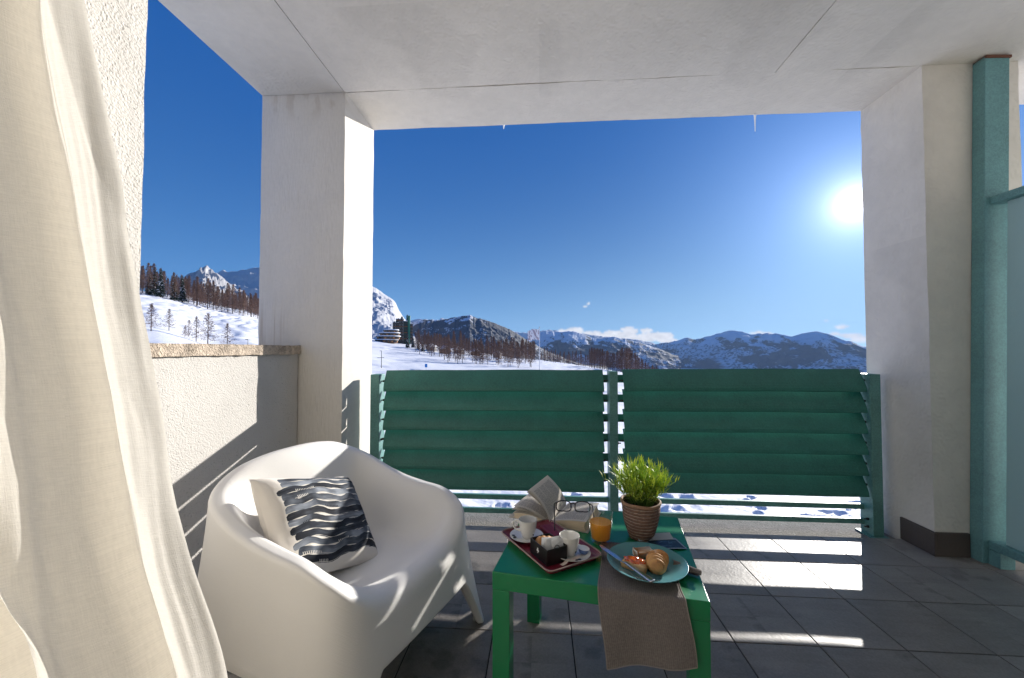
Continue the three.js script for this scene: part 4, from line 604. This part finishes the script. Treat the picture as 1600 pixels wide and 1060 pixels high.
{ // potted grass-like plant
  const p = thing('potted_plant', 'leafy green plant in a ribbed wicker pot on the table', 'plant', [0.340, TY + 0.0005, -1.395]), R = rng(71); p.scale.set(0.87, 0.98, 0.87);
  const rings = 11, rad = (t) => curve([[0, 0.042], [0.1, 0.047], [0.35, 0.058], [0.7, 0.067], [1, 0.071]], t), hp = 0.122;
  const pg = grid(120, 120, (u, v) => { const a = u * 6.2832, t = v, ph = t * rings, f = ph - Math.floor(ph), r = rad(t) + 0.0032 * Math.sin(f * Math.PI) * (0.8 + 0.2 * Math.sin(a * 38 + Math.floor(ph) * 3.14)) + 0.001 * Math.sin(a * 5 + t * 9); return [Math.cos(a) * r, t * hp + 0.001 * Math.sin(a * 3 + ph), Math.sin(a) * r]; }, true);
  paint(pg, (x, y, z) => { const t = y / hp, ph = t * rings, f = ph - Math.floor(ph), a = Math.atan2(z, x), n = fbm(a * 9, y * 160, 3, 4), pale = f < 0.22 ? 1 : 0; const c = pale ? [0.44, 0.36, 0.30] : [0.165, 0.095, 0.068], k = 0.65 + 0.7 * n; return c.map((q) => q * k); });
  mesh('pot', pg, std({ vertexColors: true, roughness: 0.75, side: THREE.DoubleSide }), p);
  mesh('pot_base', new THREE.CircleGeometry(0.045, 40).rotateX(-Math.PI / 2).translate(0, 0.0015, 0), std({ color: lc(0.12, 0.07, 0.05), roughness: 0.9, side: THREE.DoubleSide }), p);
  const rm = []; for (let i = 0; i < 48; i++) { const a = i / 48 * 6.2832; rm.push(new THREE.Vector3(Math.cos(a) * 0.072, hp + 0.001 + 0.0015 * Math.sin(a * 4), Math.sin(a) * 0.072)); }
  mesh('rim', new THREE.TubeGeometry(new THREE.CatmullRomCurve3(rm, true), 120, 0.0052, 8, true), std({ color: lc(0.36, 0.21, 0.13), roughness: 0.7, bumpMap: plasterBump, bumpScale: 0.002 }), p);
  mesh('soil', new THREE.CircleGeometry(0.068, 32).rotateX(-Math.PI / 2).translate(0, 0.108, 0), std({ color: lc(0.02, 0.014, 0.01), roughness: 1, side: THREE.DoubleSide }), p);
  const lv = [[], []], stm = [];
  const leaf = (o, a, dir, l, w) => { const up = new THREE.Vector3(0, 1, 0), sd = new THREE.Vector3().crossVectors(dir, up).normalize().multiplyScalar(w), nrm = new THREE.Vector3().crossVectors(sd, dir).normalize(), m = a.clone().addScaledVector(dir, l * 0.42).addScaledVector(nrm, l * 0.05), e = a.clone().addScaledVector(dir, l).addScaledVector(nrm, -l * 0.1), p1 = m.clone().add(sd), p2 = m.clone().sub(sd); const v = (q) => [q.x, q.y, q.z]; o.push(...v(a), ...v(p1), ...v(m), ...v(a), ...v(m), ...v(p2), ...v(m), ...v(p1), ...v(e), ...v(m), ...v(e), ...v(p2)); };
  for (let i = 0; i < 215; i++) {
    const out = i < 9, a = R() * 6.2832, q = Math.sqrt(R()), lean = (out ? 0.8 : 0.47) * q + 0.04 + (out ? 0.2 : 0), len = out ? lerp(0.12, 0.16, R()) : lerp(0.095, 0.165, R()) * (1 - 0.12 * q), s = new THREE.Vector3(Math.cos(a) * 0.04 * q, 0.106, Math.sin(a) * 0.04 * q), d = new THREE.Vector3(Math.cos(a) * lean, 1, Math.sin(a) * lean).normalize(), e = s.clone().addScaledVector(d, len), bend = (t) => s.clone().addScaledVector(d, len * t).add(new THREE.Vector3(Math.cos(a), 0, Math.sin(a)).multiplyScalar(0.02 * q * t * t)).add(new THREE.Vector3(0, -0.02 * q * t * t * (out ? 2 : 1), 0));
    const b0 = bend(0), b1 = bend(0.5), b2 = bend(1); for (const [u, v] of [[b0, b1], [b1, b2]]) { const k = new THREE.Vector3(R() - 0.5, 0, R() - 0.5).normalize().multiplyScalar(0.0009), k2 = new THREE.Vector3(-k.z, 0, k.x); for (const w of [k, k2]) stm.push(u.x - w.x, u.y, u.z - w.z, u.x + w.x, u.y, u.z + w.z, v.x, v.y, v.z); }
    const nl = out ? 8 : 11; for (let j = 0; j < nl; j++) { const t = 0.3 + 0.7 * (j + 0.5) / nl, b = bend(t), th = R() * 6.2832, sp = j > nl - 3 ? 0.35 : 0.9, dir = d.clone().add(new THREE.Vector3(Math.cos(th) * sp, (R() - 0.3) * 0.3, Math.sin(th) * sp)).normalize(); leaf(lv[R() < 0.6 ? 0 : 1], b, dir, lerp(0.024, 0.042, R()), lerp(0.0022, 0.0038, R())); }
  }
  const lm = (c) => new THREE.MeshPhysicalMaterial({ color: c, roughness: 0.55, transmission: 0.45, thickness: 0, side: THREE.DoubleSide });
  mesh('stems', tris(stm), std({ color: lc(0.08, 0.16, 0.03), roughness: 0.8, side: THREE.DoubleSide }), p);
  mesh('leaves', tris(lv[0]), lm(lc(0.55, 0.66, 0.06)), p).userData.kind = 'stuff'; mesh('dark_leaves', tris(lv[1]), lm(lc(0.28, 0.46, 0.045)), p).userData.kind = 'stuff';
}
const PL = [0.306, -1.192], PY = TY + 0.0045;
const local = (lx, lz) => [TC[0] + lx * Math.cos(TROT) + lz * Math.sin(TROT), TC[1] - lx * Math.sin(TROT) + lz * Math.cos(TROT)];
{ // cloth napkin under the plate, hanging over the front edge
  const n = thing('cloth_napkin', 'taupe ribbed cloth napkin hanging over the table edge', 'napkin', [TC[0], 0, TC[1]]); n.rotation.y = TROT;
  const cloth = std({ map: colTex(256, (u, v) => { const k = 0.8 + 0.35 * (0.5 + 0.5 * Math.sin(u * 6.2832 * 44)) * 0.6 + 0.35 * (vnoise(u * 88, v * 200, 3, 0) - 0.5); return [0.215 * k, 0.187 * k, 0.172 * k]; }, { period: 1 }), bumpMap: tex8(256, (u, v) => 0.5 + 0.35 * Math.sin(u * 6.2832 * 44) + 0.25 * Math.sin(v * 6.2832 * 60), {}), bumpScale: 0.0009, roughness: 0.95, side: THREE.DoubleSide });
  const sheet = (off) => (u, v) => { // v runs from under the plate to the hanging hem
    const top = 0.26, hang = lerp(0.197, 0.160, u), len = top + hang, s = v * len, wav = 0.006 * (fbm(u * 4, v * 2, 3, 5) - 0.5), lx = lerp(lerp(0.012, 0.030, sstep(0.5, 1, v)), lerp(0.222, 0.250, sstep(0.5, 1, v)), u) + 0.004 * Math.sin(v * 7) * (1 - u);
    const r = 0.008; if (s < top) return [lx, TY + 0.0014 + off, 0.0022 + s + 0.0];
    const h = s - top, a = Math.min(h / r, Math.PI / 2), dy = h > r * Math.PI / 2 ? h - r * (Math.PI / 2 - 1) : r * (1 - Math.cos(a)), dz = h > r * Math.PI / 2 ? r : r * Math.sin(a);
    return [lx, TY + 0.0014 + off - dy, 0.2622 + dz + (h > 0.02 ? 0.004 + 0.017 * (0.5 + 0.5 * Math.sin(u * 8 + 1 + h * 4)) * (h / 0.19) + wav : 0.002) + off * 1.5];
  };
  mesh('cloth', grid(60, 70, sheet(0)), cloth, n);
  const hemc = std({ color: lc(0.30, 0.265, 0.24), roughness: 0.95, side: THREE.DoubleSide });
  for (const [u0, v0, u1, v1] of [[0, 0, 0, 1], [0, 1, 1, 1], [1, 0.35, 1, 1]]) { const f = sheet(0), pts = []; for (let i = 0; i <= 40; i++) pts.push(new THREE.Vector3(...f(lerp(u0, u1, i / 40), lerp(v0, v1, i / 40)))); mesh('hem', new THREE.TubeGeometry(new THREE.CatmullRomCurve3(pts), 80, 0.0014, 6), hemc, n); }
  const fc = grid(30, 16, (u, v) => { const a = v * 5.2; return [0.215 + u * 0.068 + 0.004 * Math.sin(a), TY + 0.0125 + 0.0105 * Math.sin(a) * (1 - 0.25 * u), 0.118 + 0.012 * Math.cos(a) + u * 0.034]; });
  mesh('rolled_corner', fc, cloth, n);
}
{
  const pl = thing('dinner_plate', 'round teal plate with pastry on the taupe napkin', 'plate', [PL[0], PY, PL[1]]);
  mesh('dish', lathe([[0, 0.001], [0.055, 0.001], [0.058, 0], [0.061, 0.001], [0.075, 0.007], [0.1, 0.0155], [0.1105, 0.0205], [0.1115, 0.0222], [0.1098, 0.0229], [0.098, 0.0185], [0.074, 0.0105], [0.058, 0.006], [0, 0.0052]], 72), new THREE.MeshPhysicalMaterial({ color: lc(0.12, 0.33, 0.365), roughness: 0.2, clearcoat: 0.5, clearcoatRoughness: 0.12 }), pl);
  // croissant half standing on its cut end
  const cr = thing('croissant', 'golden croissant dusted with sugar on the teal plate', 'croissant', [PL[0] + 0.024, PY + 0.0265, PL[1] + 0.014]);
  const cg = grid(44, 90, (u, v) => { const a = u * 6.2832, t = v * 2 - 1, seg = t * 4.2 + 0.12 * Math.sin(a + t), f = seg - Math.floor(seg), r = 0.030 * Math.pow(clamp(1 - Math.pow(Math.abs(t), 2.6)), 0.62) * (0.78 + 0.26 * Math.pow(f, 0.6)) * (1 + 0.08 * (fbm(a * 2, t * 5, 3, 2) - 0.5)), bend = t * 0.75, cx = 0.055 * (1 - Math.cos(bend)) , cz = 0.072 * Math.sin(bend); return [Math.cos(a) * r * 0.95 + cx, Math.sin(a) * r * 0.88, cz]; }, true);
  paint(cg, (x, y, z) => { const n = fbm(x * 70 + 3, z * 70 + y * 40, 4, 6), f = Math.sin(z * 260) * 0.5 + 0.5, t = clamp(0.25 + 0.5 * n + 0.3 * f), su = sstep(0.60, 0.74, fbm(x * 120, z * 120 + y * 90, 3, 9)) * (y > 0.012 && z < 0.0 ? 0.35 : 0); return [lerp(lerp(0.24, 0.74, t), 0.85, su), lerp(lerp(0.075, 0.42, t), 0.83, su), lerp(lerp(0.014, 0.16, t), 0.8, su)]; });
  const cm = mesh('crust', cg, std({ vertexColors: true, roughness: 0.66, bumpMap: plasterBump, bumpScale: 0.003 }), cr); cm.rotation.set(-0.08, -0.42, 0.1);
  // slice with jam
  const br = thing('jam_bread', 'piece of bread spread with orange jam on the plate', 'bread', [PL[0] - 0.036, PY + 0.0062, PL[1] + 0.012]); br.rotation.y = -0.5;
  const bg = new RoundedBoxGeometry(0.066, 0.020, 0.044, 5, 0.006).translate(0, 0.0102, 0), bp = bg.attributes.position; for (let i = 0; i < bp.count; i++) { const x = bp.getX(i), y = bp.getY(i), z = bp.getZ(i), k = 1 + 0.35 * (fbm(x * 60 + 5, z * 60 + y * 60, 3, 8) - 0.5); bp.setXYZ(i, x * k, y * (1 + 0.2 * (fbm(x * 50, z * 50, 2, 3) - 0.5)), z * k); } bg.computeVertexNormals();
  paint(bg, (x, y, z) => { const n = fbm(x * 120, z * 120 + y * 120, 3, 5); return [lerp(0.45, 0.75, n), lerp(0.22, 0.52, n), lerp(0.07, 0.28, n)]; }); mesh('crumb', bg, std({ vertexColors: true, roughness: 0.85 }), br);
  const jg = new THREE.SphereGeometry(1, 36, 20).scale(0.029, 0.006, 0.018).translate(0, 0.0205, 0), jp = jg.attributes.position; for (let i = 0; i < jp.count; i++) { const x = jp.getX(i), y = jp.getY(i), z = jp.getZ(i), k = fbm(x * 110, z * 110, 3, 14) - 0.5; jp.setXYZ(i, x * (1 + k * 0.5), y + k * 0.006, z * (1 + k * 0.6)); } jg.computeVertexNormals(); mesh('jam', jg, new THREE.MeshPhysicalMaterial({ color: lc(0.52, 0.085, 0.008), roughness: 0.12, clearcoat: 1, clearcoatRoughness: 0.06 }), br);
  // butter portion in crumpled foil
  const bu = thing('foil_packet', 'crumpled foil butter packet behind the jam bread', 'packet', [PL[0] + 0.004, PY + 0.0072, PL[1] - 0.05]); bu.rotation.y = 0.3;
  const fg = new RoundedBoxGeometry(0.054, 0.020, 0.030, 6, 0.006).translate(0, 0.0115, 0), fp = fg.attributes.position; for (let i = 0; i < fp.count; i++) { const x = fp.getX(i), y = fp.getY(i), z = fp.getZ(i), k = ridged(x * 70 + 2, z * 70 + y * 50, 3, 4) - 0.5; fp.setXYZ(i, x * (1 + k * 0.4), Math.max(0.0005, y * (1 + k * 0.55)), z * (1 + k * 0.5)); } fg.computeVertexNormals(); paint(fg, (x, y, z) => vnoise(x * 160, z * 160, 8) > 0.66 ? [0.36, 0.17, 0.06] : [0.74, 0.70, 0.64]); mesh('foil', fg, std({ vertexColors: true, roughness: 0.32, metalness: 0.35, flatShading: true }), bu);
}
{ // knife across the rim
  const k = thing('table_knife', 'steel table knife resting across the teal plate', 'knife', [0.2405, PY + 0.0245, -1.172]); const m = std({ color: lc(0.62, 0.63, 0.66), roughness: 0.22, metalness: 1 });
  k.rotation.set(0, Math.atan2(0.107, 0.185), 0); k.rotation.order = 'YXZ'; k.rotation.x = 0.0;
  const bs = new THREE.Shape(); bs.moveTo(-0.005, 0.0); bs.lineTo(-0.0085, -0.03); bs.lineTo(-0.009, -0.085); bs.quadraticCurveTo(-0.006, -0.112, 0.004, -0.114); bs.lineTo(0.005, -0.0); bs.lineTo(-0.005, 0);
  mesh('blade', new THREE.ExtrudeGeometry(bs, { depth: 0.0012, bevelEnabled: true, bevelSize: 0.0006, bevelThickness: 0.0003, bevelSegments: 1 }).rotateX(Math.PI / 2).scale(1, 1, 1).translate(0, 0.0006, 0), m, k);
  const hg = rbox(-0.006, 0.006, -0.003, 0.003, 0, 0.105, 0.0028, 3), hp = hg.attributes.position; for (let i = 0; i < hp.count; i++) { const z = hp.getZ(i); hp.setX(i, hp.getX(i) * (0.75 + 0.75 * clamp(z / 0.105))); } hg.computeVertexNormals(); mesh('handle', hg, m, k);
}
{ // printed leaflet
  const cv = document.createElement('canvas'); cv.width = 256; cv.height = 160; const x = cv.getContext('2d'), R = rng(9); x.fillStyle = '#8f9aa0'; x.fillRect(0, 0, 256, 160); x.fillStyle = '#1c2a38'; x.fillRect(14, 14, 228, 118); for (let i = 0; i < 60; i++) { x.fillStyle = ['#25384a', '#31485c', '#152230', '#51687a'][Math.floor(R() * 4)]; x.fillRect(14 + R() * 200, 14 + R() * 100, 6 + R() * 28, 3 + R() * 16); }
  const tx = new THREE.CanvasTexture(cv); tx.colorSpace = THREE.SRGBColorSpace; tx.magFilter = THREE.LinearFilter;
  const l = thing('leaflet', 'small folded leaflet with dark picture behind the plate', 'leaflet', [0.405, TY + 0.001, -1.345]); l.rotation.y = 0.18;
  mesh('sheet', grid(10, 4, (u, v) => [(u - 0.5) * 0.11, 0.001 + 0.004 * Math.sin(u * 3.1), (v - 0.5) * 0.075]), std({ map: tx, roughness: 0.4, side: THREE.DoubleSide }), l);
  mesh('flap', grid(10, 4, (u, v) => [-0.02 + (u - 0.5) * 0.12, 0.006 + 0.010 * v, -0.02 - v * 0.028]), std({ color: lc(0.42, 0.46, 0.48), roughness: 0.5, side: THREE.DoubleSide }), l);
}
renderer.render(scene, camera);
